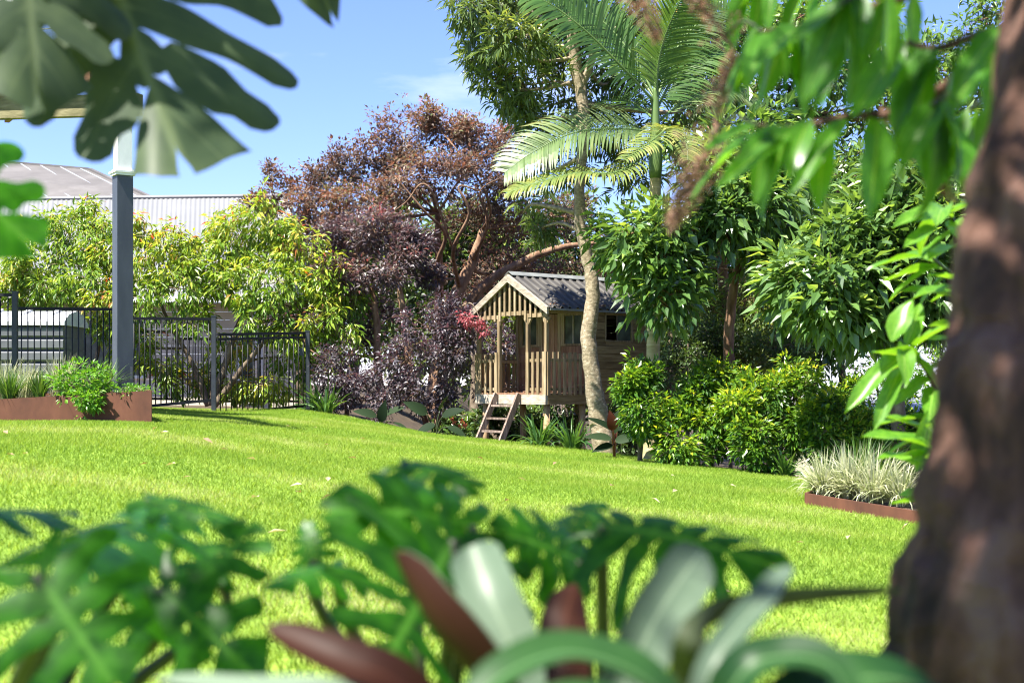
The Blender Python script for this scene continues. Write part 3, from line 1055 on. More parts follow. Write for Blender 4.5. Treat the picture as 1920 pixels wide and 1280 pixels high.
def tussock(name, label, base, nbl, h, w, mat, seed, group=None, spread=.9, cat='grass tussock', arch=.8, seg=5):
    rng = np.random.default_rng(seed)
    root = thing(name, base, label, cat, group)
    n = nbl
    az = rng.random(n) * 2 * np.pi
    out = np.clip(np.abs(rng.normal(.45, .3, n)), .05, 1.2) * spread
    L = h * (.6 + .55 * rng.random(n))
    hd = np.stack([np.cos(az), np.sin(az), 0 * az], -1)
    b0 = hd * (rng.random(n) * h * .22)[:, None]
    t = np.linspace(0, 1, seg)
    th = np.arctan(out)[:, None] * .5 + arch * out[:, None] * t[None] ** 1.3 * 1.25
    ds = (L / (seg - 1))[:, None]
    rr = np.concatenate([np.zeros((n, 1)), np.cumsum(np.sin(th[:, 1:]) * ds, 1)], 1)
    zz = np.concatenate([np.zeros((n, 1)), np.cumsum(np.cos(th[:, 1:]) * ds, 1)], 1)
    c = b0[:, None] + hd[:, None] * rr[..., None] + np.array([0, 0, 1.0]) * zz[..., None]
    side = np.stack([-np.sin(az), np.cos(az), 0 * az], -1) + rng.normal(0, .35, (n, 3))
    side = nz(side)
    wp = w * (.7 + .6 * rng.random(n))[:, None] * np.array([.75, 1, .95, .65, .06] if seg == 5 else np.interp(t, [0, .3, .7, 1], [.7, 1, .8, .05]))
    V = np.stack([c - side[:, None] * wp[..., None] / 2, c + side[:, None] * wp[..., None] / 2], 2).reshape(-1, 3)
    i = (np.arange(n) * seg * 2)[:, None] + (np.arange(seg - 1) * 2)[None]
    Q = np.stack([i, i + 1, i + 3, i + 2], -1).reshape(-1, 4)
    b = MB()
    b.add(V, Q=Q, tint=np.repeat(rng.random(n), seg * 2))
    link('blades', b.mesh('blades', mat), root)
    return root


def soil_at(px, d):
    t = (px + 160) / 444.0
    z = (LTa[2] * (1 - t) + LTb[2] * t) - .03
    return np.array([(px - 960) / F * d, d, z])


tussock('grass_tussock', 'dark green grass tussock at planter front near the left picture edge', soil_at(18, 13.35), 260, .30, .008, M['lf_tuft'], 1, 'planter tussocks')
tussock('grass_tussock', 'dark green grass tussock beside the bright shrub in the planter', soil_at(74, 13.4), 240, .28, .008, M['lf_tuft'], 2, 'planter tussocks')
tussock('grass_tussock', 'pale cream striped tussock at back left of the planter', soil_at(6, 13.9), 260, .42, .008, M['lf_paletuft'], 3, 'planter tussocks')
tussock('grass_tussock', 'pale cream striped tussock behind the bright planter shrub', soil_at(112, 13.9), 280, .40, .008, M['lf_paletuft'], 4, 'planter tussocks')
tussock('grass_tussock', 'fine dark green tussock against the foot of slate post', soil_at(192, 13.9), 300, .36, .007, M['lf_tuft'], 6, 'planter tussocks')
tussock('grass_tussock', 'small pale tussock between two dark tussocks in planter', soil_at(46, 13.75), 200, .36, .008, M['lf_paletuft'], 7, 'planter tussocks')
sp_small = dict(n=9, l=.055, w=.42, tw=.004, droop=.1, out=.7, rnd=.8, per=7, t0=.1, ts=.5, clump=.25, limb=False)
tree('planter_shrub', 'bright green leafy shrub spilling over the planter front', 'shrub', [T3([(160, 752, .012), (165, 735, .008)], 13.35)],
     [L3(160, 722, 13.3, 48, 32, 90), L3(185, 740, 13.15, 34, 26, 60), L3(130, 712, 13.4, 34, 24, 45), L3(150, 752, 13.1, 28, 18, 30)], sp_small, M['lf_bright'], M['twig_pale'], 31)
tree('ground_cover', 'low green ground cover at the planter corner', 'ground cover', [],
     [L3(238, 732, 13.4, 42, 7, 60, .18), L3(262, 730, 13.5, 24, 6, 40, .18)], dict(n=7, l=.03, w=.5, tw=.002, droop=-.1, out=.3, rnd=.9, per=6, clump=.3, limb=False), M['lf_bright'], M['twig_pale'], 32, crownname='foliage')

# ------------------------------------------------------------------ right-hand garden bed
EA, EB, EC = P(1512, 947, 11.0), P(1740, 981, 9.9), P(1512, 930, 11.9)
bd = thing('bed_edging', EA, 'low rust brown edging strip around pale grasses', 'edging')
for nm, a, e in (('edging_strip', EA, EB), ('edging_strip', EA + np.array([.0, .02, 0]), P(1560, 925, 12.6))):
    za, ze = float(lawn_z(a[0], a[1])), float(lawn_z(e[0], e[1]))
    b = MB()
    a2, e2 = np.array([a[0], a[1], za + .02]), np.array([e[0], e[1], ze + .02])
    b.bar(a2, e2, .02, .14)
    part(nm, b, M['corten'], bd)
b = MB()
pts = [EA + [.03, .03, 0], EB + [.1, .05, 0], np.array([5.2, 10.6, 0]), np.array([5.0, 12.6, 0]), P(1575, 925, 12.6)]
pts = [np.array([p[0], p[1], float(lawn_z(p[0], p[1])) + .05]) for p in pts]
b.add(pts, T=[(0, 1, 2), (0, 2, 3), (0, 3, 4)])
part('bed_soil', b, M['soil'], bd)
for i, (px, d, h, lab) in enumerate(((1545, 11.3, .36, 'pale striped grass clump at the corner of edging strip'),
                                     (1592, 11.2, .42, 'pale striped grass clump second from the edging corner'),
                                     (1640, 11.0, .44, 'tall pale striped grass clump in the middle of bed'),
                                     (1690, 10.8, .36, 'pale striped grass clump beside the dark foreground trunk'),
                                     (1612, 11.9, .50, 'greener grass clump at the back of edged bed'))):
    x = (px - 960) / F * d
    tussock('striped_grass', lab, (x, d, float(lawn_z(x, d)) + .05), 300, h, .011, M['lf_paletuft'] if i < 4 else M['lf_tuft'], 40 + i, 'pale grasses in edged bed', spread=1.5, arch=1.1)

# ------------------------------------------------------------------ neighbouring houses
def corr_sheet(name, root, A, B, C, D_, mat, pitch=.09, amp=.018):
    """corrugated sheet: A-B top edge, D_-C bottom edge; waves run along A-B"""
    A, B, C, D_ = map(np.asarray, (A, B, C, D_))
    Lw = np.linalg.norm(B - A)
    k = int(Lw / pitch) * 6
    t = np.linspace(0, 1, k)
    nrm = nz(np.cross(B - A, D_ - A))
    if nrm[2] < 0:
        nrm = -nrm
    wv = amp * np.sin(t * Lw / pitch * 2 * np.pi)
    top = A + (B - A) * t[:, None] + nrm * wv[:, None]
    bot = D_ + (C - D_) * t[:, None] + nrm * wv[:, None]
    b = MB()
    i = np.arange(k - 1)
    b.add(np.vstack([top, bot]), Q=np.stack([i, i + 1, k + i + 1, k + i], -1))
    return part(name, b, mat, root, True)


nh = thing('neighbour_house', P(250, 760, 29), 'neighbouring house with long pale corrugated metal roof', 'house')
RA, RB = P(-260, 378, 33), P(540, 368, 33)
RC, RD = P(545, 556, 28.0), P(-300, 556, 28.0)
corr_sheet('roof', nh, RA, RB, RC, RD, M['zinc'], .11, .007)
b = MB()
b.tube([RA + [0, -.02, .01], RB + [0, -.02, .01]], .05, 10)
part('ridge_cap', b, M['zinc'], nh)
b = MB()
b.bar(RD + [0, -.05, -.06], RC + [0, -.05, -.06], .11, .11)
part('gutter', b, M['white'], nh)
wy = 28.6
for k in range(18):
    z = CZ - .9 + k * .17
    b = MB()
    b.box((RD[0], wy, z), (RC[0], wy + .03, z + .166))
    part('wall_board', b, M['cream'], nh)
for x0, x1, z0, z1 in ((-5.45, -5.05, CZ - .3, CZ + .9), (-8.6, -7.4, CZ + .2, CZ + 1.3)):
    b = MB()
    b.box((x0, wy - .03, z0), (x1, wy - .004, z1))
    w_ = part('window', b, M['glass'], nh)
    b = MB()
    for lo, hi in (((x0 - .06, wy - .05, z0 - .06), (x1 + .06, wy - .005, z0)), ((x0 - .06, wy - .05, z1), (x1 + .06, wy - .005, z1 + .06)),
                   ((x0 - .06, wy - .05, z0), (x0, wy - .005, z1)), ((x1, wy - .05, z0), (x1 + .06, wy - .005, z1))):
        b.box(lo, hi)
    b.V = [v - np.array(nh.location) for v in b.V]
    f_ = link('frame', b.mesh('frame', M['white']), w_)
b = MB()
b.tube([P(478, 560, 28.4), P(478, 750, 28.4)], .045, 8)
part('downpipe', b, M['white'], nh, True)
b = MB()
b.prism([RB + [.02, 0, -.05], RC + [.02, 0, -.05], (RC[0] + .02, RB[1], RC[2] - .05)], (.03, 0, 0))
part('gable_end', b, M['cream'], nh)

oh = thing('far_house', P(60, 400, 44), 'far house with brown weathered ribbed roof behind the pale roof', 'house')
QA, QB, QC, QD = P(-420, 268, 48), P(168, 318, 46), P(285, 372, 42), P(-420, 372, 42)
b = MB()
b.add([QA, QB, QC, QD], Q=[(0, 1, 2, 3)])
part('roof', b, M['oldroof'], oh)
for t in np.linspace(.05, .97, 16):
    a = QA + (QB - QA) * t
    e = QD + (QC - QD) * t
    b = MB()
    b.bar(a + [0, 0, .015], e + [0, 0, .015], .05, .02)
    part('roof_rib', b, M['whiteroof'], oh)
b = MB()
b.bar(QB, QC, .14, .10)
b.bar(QA, QB, .14, .10)
part('hip_cap', b, M['oldroof'], oh)
b = MB()
b.prism([QD + [0, .3, 0], QC + [-.3, .3, 0], np.array([QC[0] - .3, QC[1] + .3, CZ - 1]), np.array([QD[0], QD[1] + .3, CZ - 1])], (0, .2, 0))
part('wall', b, M['cream'], oh)

# low house down the slope on the right
rh = thing('lower_house', P(1660, 900, 27), 'lower house with bright white metal roof and orange timber below slope', 'house')
SA, SB, SCc, SD = P(1545, 640, 31), P(1990, 640, 31), P(2010, 788, 26), P(1520, 788, 26)
corr_sheet('roof', rh, SA, SB, SCc, SD, M['whiteroof'], .19, .008)
b = MB()
b.bar(SD + [0, -.04, -.05], SCc + [0, -.04, -.05], .1, .1)
part('gutter', b, M['trim_grey'], rh)
b = MB()
b.prism([P(1570, 668, 31.2), P(1590, 646, 31.2), P(1640, 640, 31.2), P(1640, 668, 31.2)], (0, .2, 0))
part('gable_trim', b, M['orange'], rh)
b = MB()
b.bar(SD + [.3, .15, -.2], SCc + [-.3, .15, -.2], .06, .16)
part('timber_beam', b, M['orange'], rh)
for px in (1540, 1622, 1694, 1760, 1840):
    a = P(px, 800, 26.2)
    b = MB()
    b.box(a - np.array([.06, .06, 2.6]), a + np.array([.06, .06, 0]))
    part('timber_post', b, M['orange'], rh)
b = MB()
b.box((SD[0] + .2, 28.2, CZ - 4), (SCc[0] - .2, 28.4, CZ - .75))
part('wall', b, M['cream'], rh)

# grey ribbed bin behind the fence
sb = thing('storage_bin', P(75, 745, 20), 'grey ribbed storage bin with pale domed lid behind the fence', 'storage bin')
x0, x1 = P(-60, 0, 20)[0], P(136, 0, 20)[0]
zb0 = P(0, 745, 20)[2]
zt0 = P(0, 612, 20)[2]
nr = 6
hh_ = (zt0 - zb0) / nr
for k in range(nr):
    b = MB()
    z = zb0 + k * hh_
    b.prism([(x0, 19.6, z), (x0, 19.57, z + hh_ * .15), (x0, 19.57, z + hh_ * .72), (x0, 19.62, z + hh_ * .98), (x0, 20.6, z + hh_ * .98), (x0, 20.6, z)], (x1 - x0, 0, 0))
    part('ribbed_panel', b, M['plastic'], sb)
b = MB()
b.prism([(x0 - .03, 19.54, zt0), (x0 - .03, 19.54, zt0 + .05), (x0 - .03, 19.75, zt0 + .16), (x0 - .03, 20.1, zt0 + .22), (x0 - .03, 20.45, zt0 + .16), (x0 - .03, 20.65, zt0 + .05), (x0 - .03, 20.65, zt0)], (x1 - x0 + .06, 0, 0))
part('lid', b, M['plasticlid'], sb)
for k in range(3):
    b = MB()
    xk = x0 + (x1 - x0) * (.3 + .28 * k)
    b.bar((xk, 19.72, zt0 + .152), (xk, 20.08, zt0 + .235), .06, .03)
    part('lid_rib', b, M['plasticlid'], sb)

# ------------------------------------------------------------------ trees and shrubs
SP = dict
sp_lime = SP(mul=1.5, n=9, l=.125, w=.30, tw=.007, droop=.75, out=.45, rnd=.75, per=9, t0=.0, ts=.62, clump=.22, tip=.28, lobet=.18)
sp_bronze = SP(mul=2.2, lobet=.30, n=11, l=.074, w=.48, tw=.008, droop=.05, out=.5, rnd=.9, per=12, t0=.02, ts=.5, clump=.2, tip=.35, spread=.9)
sp_plum = SP(n=14, l=.058, w=.50, tw=.006, droop=.35, out=.5, rnd=.8, per=12, t0=.0, ts=.6, clump=.22, spread=1.0)
sp_dark = SP(n=9, l=.10, w=.42, tw=.010, droop=.2, out=.5, rnd=.9, per=10, t0=.05, ts=.5, clump=.22, tip=.2)
sp_tall = SP(mul=1.9, n=11, l=.16, w=.20, tw=.008, droop=.45, out=.5, rnd=.75, per=5, t0=.08, ts=.55, clump=.36, spread=.2, flat=.5, tip=.15)
sp_broad = SP(mul=1.55, n=9, l=.185, w=.40, tw=.010, droop=.5, out=.5, rnd=.8, per=6, t0=.05, ts=.5, clump=.40, tip=.25, spread=.8, lobet=.18)
sp_hedge = SP(mul=1.3, n=10, l=.075, w=.42, tw=.006, droop=.35, out=.7, rnd=.7, per=8, t0=.06, ts=.50, clump=.25, tip=.32, spread=.7)
sp_fine = SP(n=12, l=.05, w=.5, tw=.006, droop=.1, out=.5, rnd=.9, per=9, t0=.0, ts=.5, clump=.22, spread=.9)
sp_far = SP(mul=1.3, n=8, l=.22, w=.42, tw=.02, droop=.2, out=.5, rnd=.9, per=9, t0=.05, ts=.55, clump=.22, tip=.25)

# distant woodland closing the horizon
dw = MB()
drng = np.random.default_rng(77)
for k in range(110):
    px = 420 + 1650 * drng.random()
    d = 62 + 25 * drng.random()
    py = 640 - 70 * drng.random()
    fill_lobe(dw, None, P(px, py, d), (2.6, 2.6, 2.4 + drng.random()), 26, SP(n=9, l=.5, w=.5, tw=.02, droop=.2, out=.5, rnd=.9, per=7, clump=.3), drng)
tag(link('distant_wood', dw.mesh('distant_wood', M['lf_far'])), 'hazy green distant woodland beyond the garden trees', 'woodland', kind='stuff')

# far backdrop trees, each of its own
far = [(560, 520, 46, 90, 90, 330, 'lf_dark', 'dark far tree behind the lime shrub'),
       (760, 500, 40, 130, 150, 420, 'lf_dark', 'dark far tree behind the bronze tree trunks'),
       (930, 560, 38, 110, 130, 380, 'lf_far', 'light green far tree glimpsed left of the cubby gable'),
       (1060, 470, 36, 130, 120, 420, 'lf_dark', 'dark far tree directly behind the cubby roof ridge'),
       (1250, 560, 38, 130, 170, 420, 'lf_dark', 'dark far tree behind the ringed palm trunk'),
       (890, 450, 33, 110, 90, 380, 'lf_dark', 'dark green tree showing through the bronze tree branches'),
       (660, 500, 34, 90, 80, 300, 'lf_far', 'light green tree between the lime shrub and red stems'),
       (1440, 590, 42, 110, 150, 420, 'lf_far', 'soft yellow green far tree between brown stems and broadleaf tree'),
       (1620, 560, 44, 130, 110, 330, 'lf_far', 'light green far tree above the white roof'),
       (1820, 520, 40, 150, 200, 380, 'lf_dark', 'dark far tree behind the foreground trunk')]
for i, (px, py, d, rx, ry, n, m, lab) in enumerate(far):
    g0 = on_ground(px, d)
    s = d / F
    tree('far_tree', lab, 'tree', [[(*g0, .16), (*P(px + 8, py + ry * .4, d), .11), (*P(px, py, d), .05)]],
         [L3(px - rx * .45, py + ry * .3, d, rx * .6, ry * .6, n // 3), L3(px + rx * .45, py + ry * .25, d, rx * .6, ry * .6, n // 3),
          L3(px, py - ry * .35, d, rx * .65, ry * .55, n // 3), L3(px, py + ry * .75, d + .8, rx * .85, ry * .5, n // 3)],
         sp_far, M[m], M['bark_grey'], 200 + i, group='trees behind the garden')

# lime shrubs behind the fence
tree('lime_shrub', 'yellow green drooping shrub left of the slate post', 'shrub',
     [T3([(150, 750, .05), (140, 640, .035), (110, 560, .02)], 22.5), T3([(165, 750, .04), (190, 600, .025), (170, 500, .012)], 22.4)],
     [L3(45, 500, 22.5, 55, 50, 85), L3(120, 455, 22.6, 60, 55, 90), L3(185, 440, 22.4, 45, 45, 60), L3(80, 540, 22.2, 60, 40, 75), L3(170, 525, 22.0, 55, 50, 80), L3(205, 560, 21.8, 40, 40, 45), L3(20, 545, 22.3, 35, 30, 35), L3(150, 410, 22.8, 40, 30, 40), L3(60, 440, 22.8, 40, 30, 35), L3(220, 480, 22.2, 35, 50, 50), L3(200, 610, 21.8, 40, 40, 40), L3(60, 590, 22.6, 60, 25, 40)],
     sp_lime, M['lf_lime'], M['bark_grey'], 61, twmat=M['twig_pale'])
tree('lime_shrub', 'large yellow green drooping shrub behind the gate with forked stems', 'shrub',
     [T3([(398, 760, .07), (420, 690, .055), (450, 600, .035), (500, 500, .02)], 21.8), T3([(392, 760, .06), (360, 680, .04), (310, 590, .025), (290, 520, .012)], 21.9),
      T3([(402, 760, .055), (455, 690, .04), (520, 610, .028), (580, 540, .015)], 21.6), T3([(396, 760, .05), (400, 650, .035), (385, 560, .02), (400, 480, .01)], 22.0)],
     [L3(290, 480, 21.8, 55, 55, 75), L3(265, 560, 21.7, 40, 50, 50), L3(270, 430, 22, 35, 26, 28), L3(340, 450, 22, 45, 26, 34), L3(400, 440, 22.2, 36, 26, 28), L3(250, 640, 22, 40, 50, 40), L3(430, 650, 22.2, 50, 40, 40), L3(330, 540, 21.6, 60, 50, 80), L3(380, 510, 21.9, 55, 50, 70), L3(455, 440, 22.0, 60, 52, 95), L3(510, 420, 21.9, 55, 45, 80),
      L3(560, 470, 21.7, 55, 55, 85), L3(440, 530, 21.5, 65, 50, 85), L3(520, 550, 21.4, 65, 55, 90), L3(600, 540, 21.5, 50, 60, 80), L3(630, 610, 21.3, 45, 60, 70),
      L3(560, 620, 21.3, 50, 45, 50), L3(470, 600, 21.2, 40, 35, 30), L3(360, 610, 21.6, 40, 35, 30), L3(655, 560, 21.6, 30, 40, 30), L3(300, 700, 21.9, 50, 40, 40), L3(500, 720, 21.7, 60, 35, 50), L3(540, 670, 21.9, 50, 40, 45), L3(350, 720, 22.3, 50, 30, 40), L3(440, 730, 22.3, 60, 25, 40)],
     sp_lime, M['lf_lime'], M['bark_grey'], 62, twmat=M['twig_pale'])

# large bronze tree
D = 25.0
tree('bronze_tree', 'large bronze and purple leaved tree rising behind the cubby', 'tree',
     [T3([(815, 790, .20), (825, 690, .17), (838, 600, .15), (862, 540, .12), (885, 490, .09), (905, 430, .05)], D),
      T3([(822, 790, .13), (835, 640, .10), (905, 540, .08), (980, 490, .07), (1060, 462, .05), (1130, 455, .03)], D - .5),
      T3([(812, 780, .12), (822, 600, .09), (822, 480, .07), (820, 400, .04)], D + .5)],
     [L3(760, 265, D, 70, 52, 110), L3(830, 245, D, 60, 45, 95), L3(890, 285, D, 60, 50, 100), L3(700, 300, D, 62, 45, 95), L3(640, 320, D - .3, 60, 45, 95), L3(575, 355, D, 55, 42, 80),
      L3(520, 375, D, 42, 30, 45), L3(600, 400, D - .5, 62, 42, 90), L3(680, 380, D - 1, 70, 42, 100), L3(760, 340, D - 1, 70, 45, 100), L3(840, 330, D - 1, 70, 45, 100), L3(915, 350, D, 55, 50, 80), L3(935, 270, D + .6, 45, 40, 60), L3(960, 330, D + .8, 50, 45, 60), L3(800, 215, D, 36, 26, 36), L3(505, 330, D, 26, 18, 16), L3(480, 385, D, 26, 18, 16),
      L3(560, 430, D, 55, 38, 70), L3(640, 460, D + .5, 60, 40, 70), L3(920, 430, D + 1, 70, 45, 70), L3(990, 420, D + .5, 70, 45, 70), L3(1060, 400, D, 60, 45, 60), L3(870, 420, D + 1.2, 70, 50, 60), L3(740, 430, D + 1.2, 70, 50, 60),
      L3(1000, 500, D + 1.5, 80, 40, 70), L3(900, 520, D + 2, 70, 45, 60), L3(1120, 480, D + 1, 70, 45, 70)],
     sp_bronze, M['lf_purple'], M['bark_red'], 71, twmat=M['twig_pale'],
     limbs=[([P(838, 600, D), P(820, 500, D - 1.2), P(835, 440, D - 1.6), P(795, 395, D - 2), P(740, 330, D - 2)], .05, .010),
            ([P(862, 540, D), P(850, 470, D - 1.5), P(880, 400, D - 2), P(860, 350, D - 2.1), P(905, 360, D - 2)], .042, .009),
            ([P(820, 500, D - 1.2), P(780, 480, D - 1.9), P(720, 395, D - 2.1), P(700, 415, D - 2.2)], .026, .007),
            ([P(850, 470, D - 1.5), P(815, 370, D - 2.2), P(790, 345, D - 2.3), P(760, 380, D - 2.3), P(715, 410, D - 2.2)], .022, .006),
            ([P(885, 490, D), P(915, 420, D - 1), P(900, 360, D - 1.4), P(945, 330, D - 1.4)], .032, .008),
            ([P(905, 430, D), P(920, 400, D - .6), P(905, 350, D - 1), P(870, 300, D - 1)], .03, .01)])

# smaller grey-purple tree with two slender red stems
D = 21.8
tree('purple_tree', 'slender red stemmed tree with grey purple leaves behind the plum shrub', 'tree',
     [T3([(722, 770, .07), (708, 690, .06), (706, 600, .05), (692, 520, .03), (680, 470, .02)], D), T3([(772, 740, .07), (765, 650, .06), (752, 560, .05), (738, 480, .03), (720, 450, .02)], D - .2)],
     [L3(640, 450, D + .3, 60, 36, 90), L3(700, 430, D, 62, 36, 100), L3(770, 450, D, 55, 34, 80), L3(660, 510, D - .2, 60, 38, 85), L3(730, 500, D - .3, 60, 34, 75), L3(620, 560, D + .4, 50, 45, 70),
      L3(690, 580, D + .8, 60, 40, 60), L3(800, 500, D + .4, 45, 32, 50), L3(650, 630, D + .6, 50, 40, 60), L3(590, 650, D + .4, 45, 40, 60)],
     sp_bronze, M['lf_purplegrey'], M['bark_red'], 72)

# plum shrubs (weeping) beside the cubby
tree('plum_shrub', 'dark plum weeping shrub mounded beside the cubby railing', 'shrub',
     [T3([(820, 800, .05), (825, 700, .04), (830, 620, .025)], 20.3), T3([(800, 800, .04), (770, 700, .03), (740, 660, .02)], 20.4)],
     [L3(835, 590, 20.0, 52, 34, 110), L3(800, 615, 20.0, 50, 40, 110), L3(860, 620, 19.9, 42, 42, 100), L3(830, 665, 20.0, 55, 45, 120), L3(770, 670, 20.2, 50, 45, 100), L3(850, 710, 20.1, 45, 45, 95), L3(790, 730, 20.2, 55, 45, 105), L3(730, 720, 20.4, 55, 45, 95), L3(870, 660, 19.8, 28, 55, 60)],
     sp_plum, M['lf_plum'], M['bark_red'], 73)
tree('plum_shrub', 'dark plum shrub between the gate and the red stems', 'shrub',
     [T3([(650, 790, .04), (650, 730, .03), (640, 690, .02)], 21.0)],
     [L3(610, 690, 21.0, 45, 45, 90), L3(660, 700, 20.8, 50, 45, 100), L3(700, 750, 20.6, 45, 35, 70), L3(630, 745, 20.8, 50, 35, 80), L3(560, 600, 21.2, 50, 30, 60)],
     sp_plum, M['lf_plum'], M['bark_red'], 74)
tree('plum_shrub', 'plum shrub seen through the cubby verandah opening', 'shrub',
     [T3([(950, 800, .04), (950, 700, .03), (950, 640, .02)], 22.3)], [L3(925, 640, 22.3, 40, 55, 90), L3(965, 650, 22.4, 40, 50, 80), L3(940, 720, 22.3, 60, 45, 80)], sp_plum, M['lf_plum'], M['bark_red'], 75)
tree('pink_spray', 'pink new growth spray drooping against the cubby corner post', 'foliage spray',
     [T3([(862, 575, .012), (885, 570, .008), (905, 610, .004), (912, 625, .003)], 19.65)],
     [L3(884, 596, 19.55, 16, 18, 22), L3(896, 612, 19.5, 9, 14, 12), L3(868, 600, 19.6, 12, 22, 12), L3(908, 620, 19.45, 7, 6, 5)],
     SP(n=9, l=.05, w=.45, tw=.003, droop=.6, out=.4, rnd=.7, per=5, clump=.3), M['lf_pink'], M['twig_pale'], 76, crownname='foliage')

# tall tree with curved pale trunk in front of the cubby
D = 17.6
tree('tall_tree', 'tall tree with curved pale speckled trunk in front of the cubby', 'tree',
     [T3([(1136, 868, .165), (1124, 790, .122), (1110, 700, .102), (1104, 620, .094), (1112, 545, .085), (1100, 480, .075), (1088, 420, .069), (1087, 340, .065), (1096, 250, .068), (1090, 180, .076), (1080, 130, .08), (1072, 60, .07), (1065, -40, .055), (1060, -160, .04)], D),
      T3([(1088, 165, .06), (1110, 110, .05), (1125, 40, .045), (1150, -60, .03)], D)],
     [L3(880, 20, D - .3, 42, 34, 26), L3(935, -10, D, 50, 40, 34), L3(905, 90, D + .2, 45, 36, 30), L3(960, 70, D - .5, 50, 40, 36), L3(1010, 20, D + .4, 50, 40, 36), L3(930, 150, D + .3, 36, 30, 18),
      L3(985, 160, D, 50, 38, 28), L3(1010, 230, D + .5, 50, 34, 24), L3(965, 210, D + .2, 36, 26, 15), L3(1040, 100, D + .7, 45, 42, 30), L3(1060, 190, D + .9, 50, 40, 26), L3(1100, 60, D + .9, 50, 50, 34),
      L3(1150, 150, D + 1.1, 55, 45, 32), L3(1180, 40, D + 1, 60, 50, 36), L3(1150, 240, D + 1, 55, 40, 28), L3(1020, 290, D + 1, 40, 26, 14), L3(1250, 90, D + 1.4, 60, 55, 34), L3(1190, 320, D + 1.2, 45, 40, 20), L3(1290, 200, D + 1.4, 50, 50, 26), L3(1060, 330, D + 1.3, 50, 30, 16), L3(1000, -60, D, 60, 40, 30), L3(1120, -60, D + .5, 70, 40, 30),
      L3(980, 400, D + 1.2, 28, 26, 10), L3(1005, 430, D + 1, 26, 28, 10)],
     sp_tall, M['lf_tall'], M['bark_pale'], 81, trunk_n=16, twmat=M['bark_grey'])

# ------------------------------------------------------------------ palm
PD = 16.9
pb = on_ground(1222, PD)
palm = thing('palm_tree', pb, 'slender ringed trunk palm standing right of the cubby', 'palm')
prng = np.random.default_rng(4)
tp = bez([pb - [0, 0, .1], P(1224, 700, PD), P(1226, 560, PD), P(1228, 440, PD), P(1229, 330, PD)], 60)
ztop = tp[-1][2]
zr = np.linspace(0, 1, 60)
b = MB()
b.tube(tp, .082 - .016 * zr + .05 * np.exp(-zr * 12), 16)
part('trunk', b, M['palm_trunk'], palm, True)
for i in range(2, 58, 3):
    c = tp[i]
    r = .082 - .016 * zr[i] + .05 * np.exp(-zr[i] * 12) + .0035
    b = MB()
    b.tube([c - [0, 0, .006], c, c + [0, 0, .006]], [r - .002, r, r - .002], 16, cap=False)
    part('ring_scar', b, M['palm_ring'], palm, True)
b = MB()
b.tube(bez([tp[-1] - [0, 0, .03], P(1229, 270, PD), P(1229, 215, PD), P(1230, 160, PD)], 14), np.interp(np.linspace(0, 1, 14), [0, .15, .5, 1], [.07, .085, .06, .03]), 14)
part('crownshaft', b, M['palm_shaft'], palm, True)


def frond(pts, nleaf, ll, mat, seed, plane=(0, 0, 1), fall=.5, fwd=.55, skip=.12, w=.026, oneside=0):
    rng = np.random.default_rng(seed)
    p = bez(pts, 60)
    t = nz(np.gradient(p, axis=0))
    k = np.linspace(skip, .985, nleaf)
    idx = k * 59
    i0 = idx.astype(int)
    i1 = np.minimum(i0 + 1, 59)
    f = (idx - i0)[:, None]
    c = p[i0] * (1 - f) + p[i1] * f
    tt = nz(t[i0])
    s = nz(np.cross(tt, np.asarray(plane, float)))
    nrm = np.cross(s, tt)
    lw = MB()
    seg = 5
    for sd in (-1, 1):
        if oneside and sd != oneside:
            continue
        L = ll * np.interp(k, [0, .2, .5, .8, 1], [.55, .95, 1, .75, .35]) * (.92 + .16 * rng.random(nleaf))
        d = nz(s * sd + tt * fwd + nrm * .25 + rng.normal(0, .05, (nleaf, 3)))
        pts_ = []
        cur = c.copy()
        dd = d.copy()
        for j in range(seg):
            pts_.append(cur.copy())
            dd = nz(dd + np.array([0, 0, -fall]) * (j / (seg - 1)) * .8)
            cur = cur + dd * (L / (seg - 1))[:, None]
        cc = np.stack(pts_, 1)
        wd = nz(np.cross(d, nrm))
        wp = w * np.array([.5, 1, .95, .65, .05])
        V = np.stack([cc - wd[:, None] * wp[None, :, None] / 2, cc + wd[:, None] * wp[None, :, None] / 2 ], 2)
        i = (np.arange(nleaf) * seg * 2)[:, None] + (np.arange(seg - 1) * 2)[None]
        Q = np.stack([i, i + 1, i + 3, i + 2], -1).reshape(-1, 4)
        lw.add(V.reshape(-1, 3), Q=Q, tint=np.clip(np.repeat(rng.random(nleaf) * .6, seg * 2) + np.tile(np.repeat(np.linspace(0, .4, seg), 2), nleaf), 0, 1))
    fr = part('frond', lw, mat, palm)
    b = MB()
    b.tube(p, np.linspace(.018, .004, 60), 6)
    b.V = [v - np.array(palm.location) for v in b.V]
    link('midrib', b.mesh('midrib', M['palm_shaft'], True), fr)


S0 = P(1229, 200, PD)
# big arching frond to the left, its lit look put into a paler green
frond([P(1228, 250, PD), P(1170, 242, PD - .2), P(1080, 248, PD - .4), P(1000, 285, PD - .5), P(945, 325, PD - .5)], 80, .54, M['lf_palmpale'], 1, plane=(0, -.75, .65), fall=.6, w=.025)
frond([P(1228, 275, PD), P(1160, 322, PD - .5), P(1080, 325, PD - .7), P(1000, 345, PD - .8), P(950, 362, PD - .8)], 62, .42, M['lf_palmyellow'], 2, plane=(0, -.4, .92), fall=.8, w=.03)
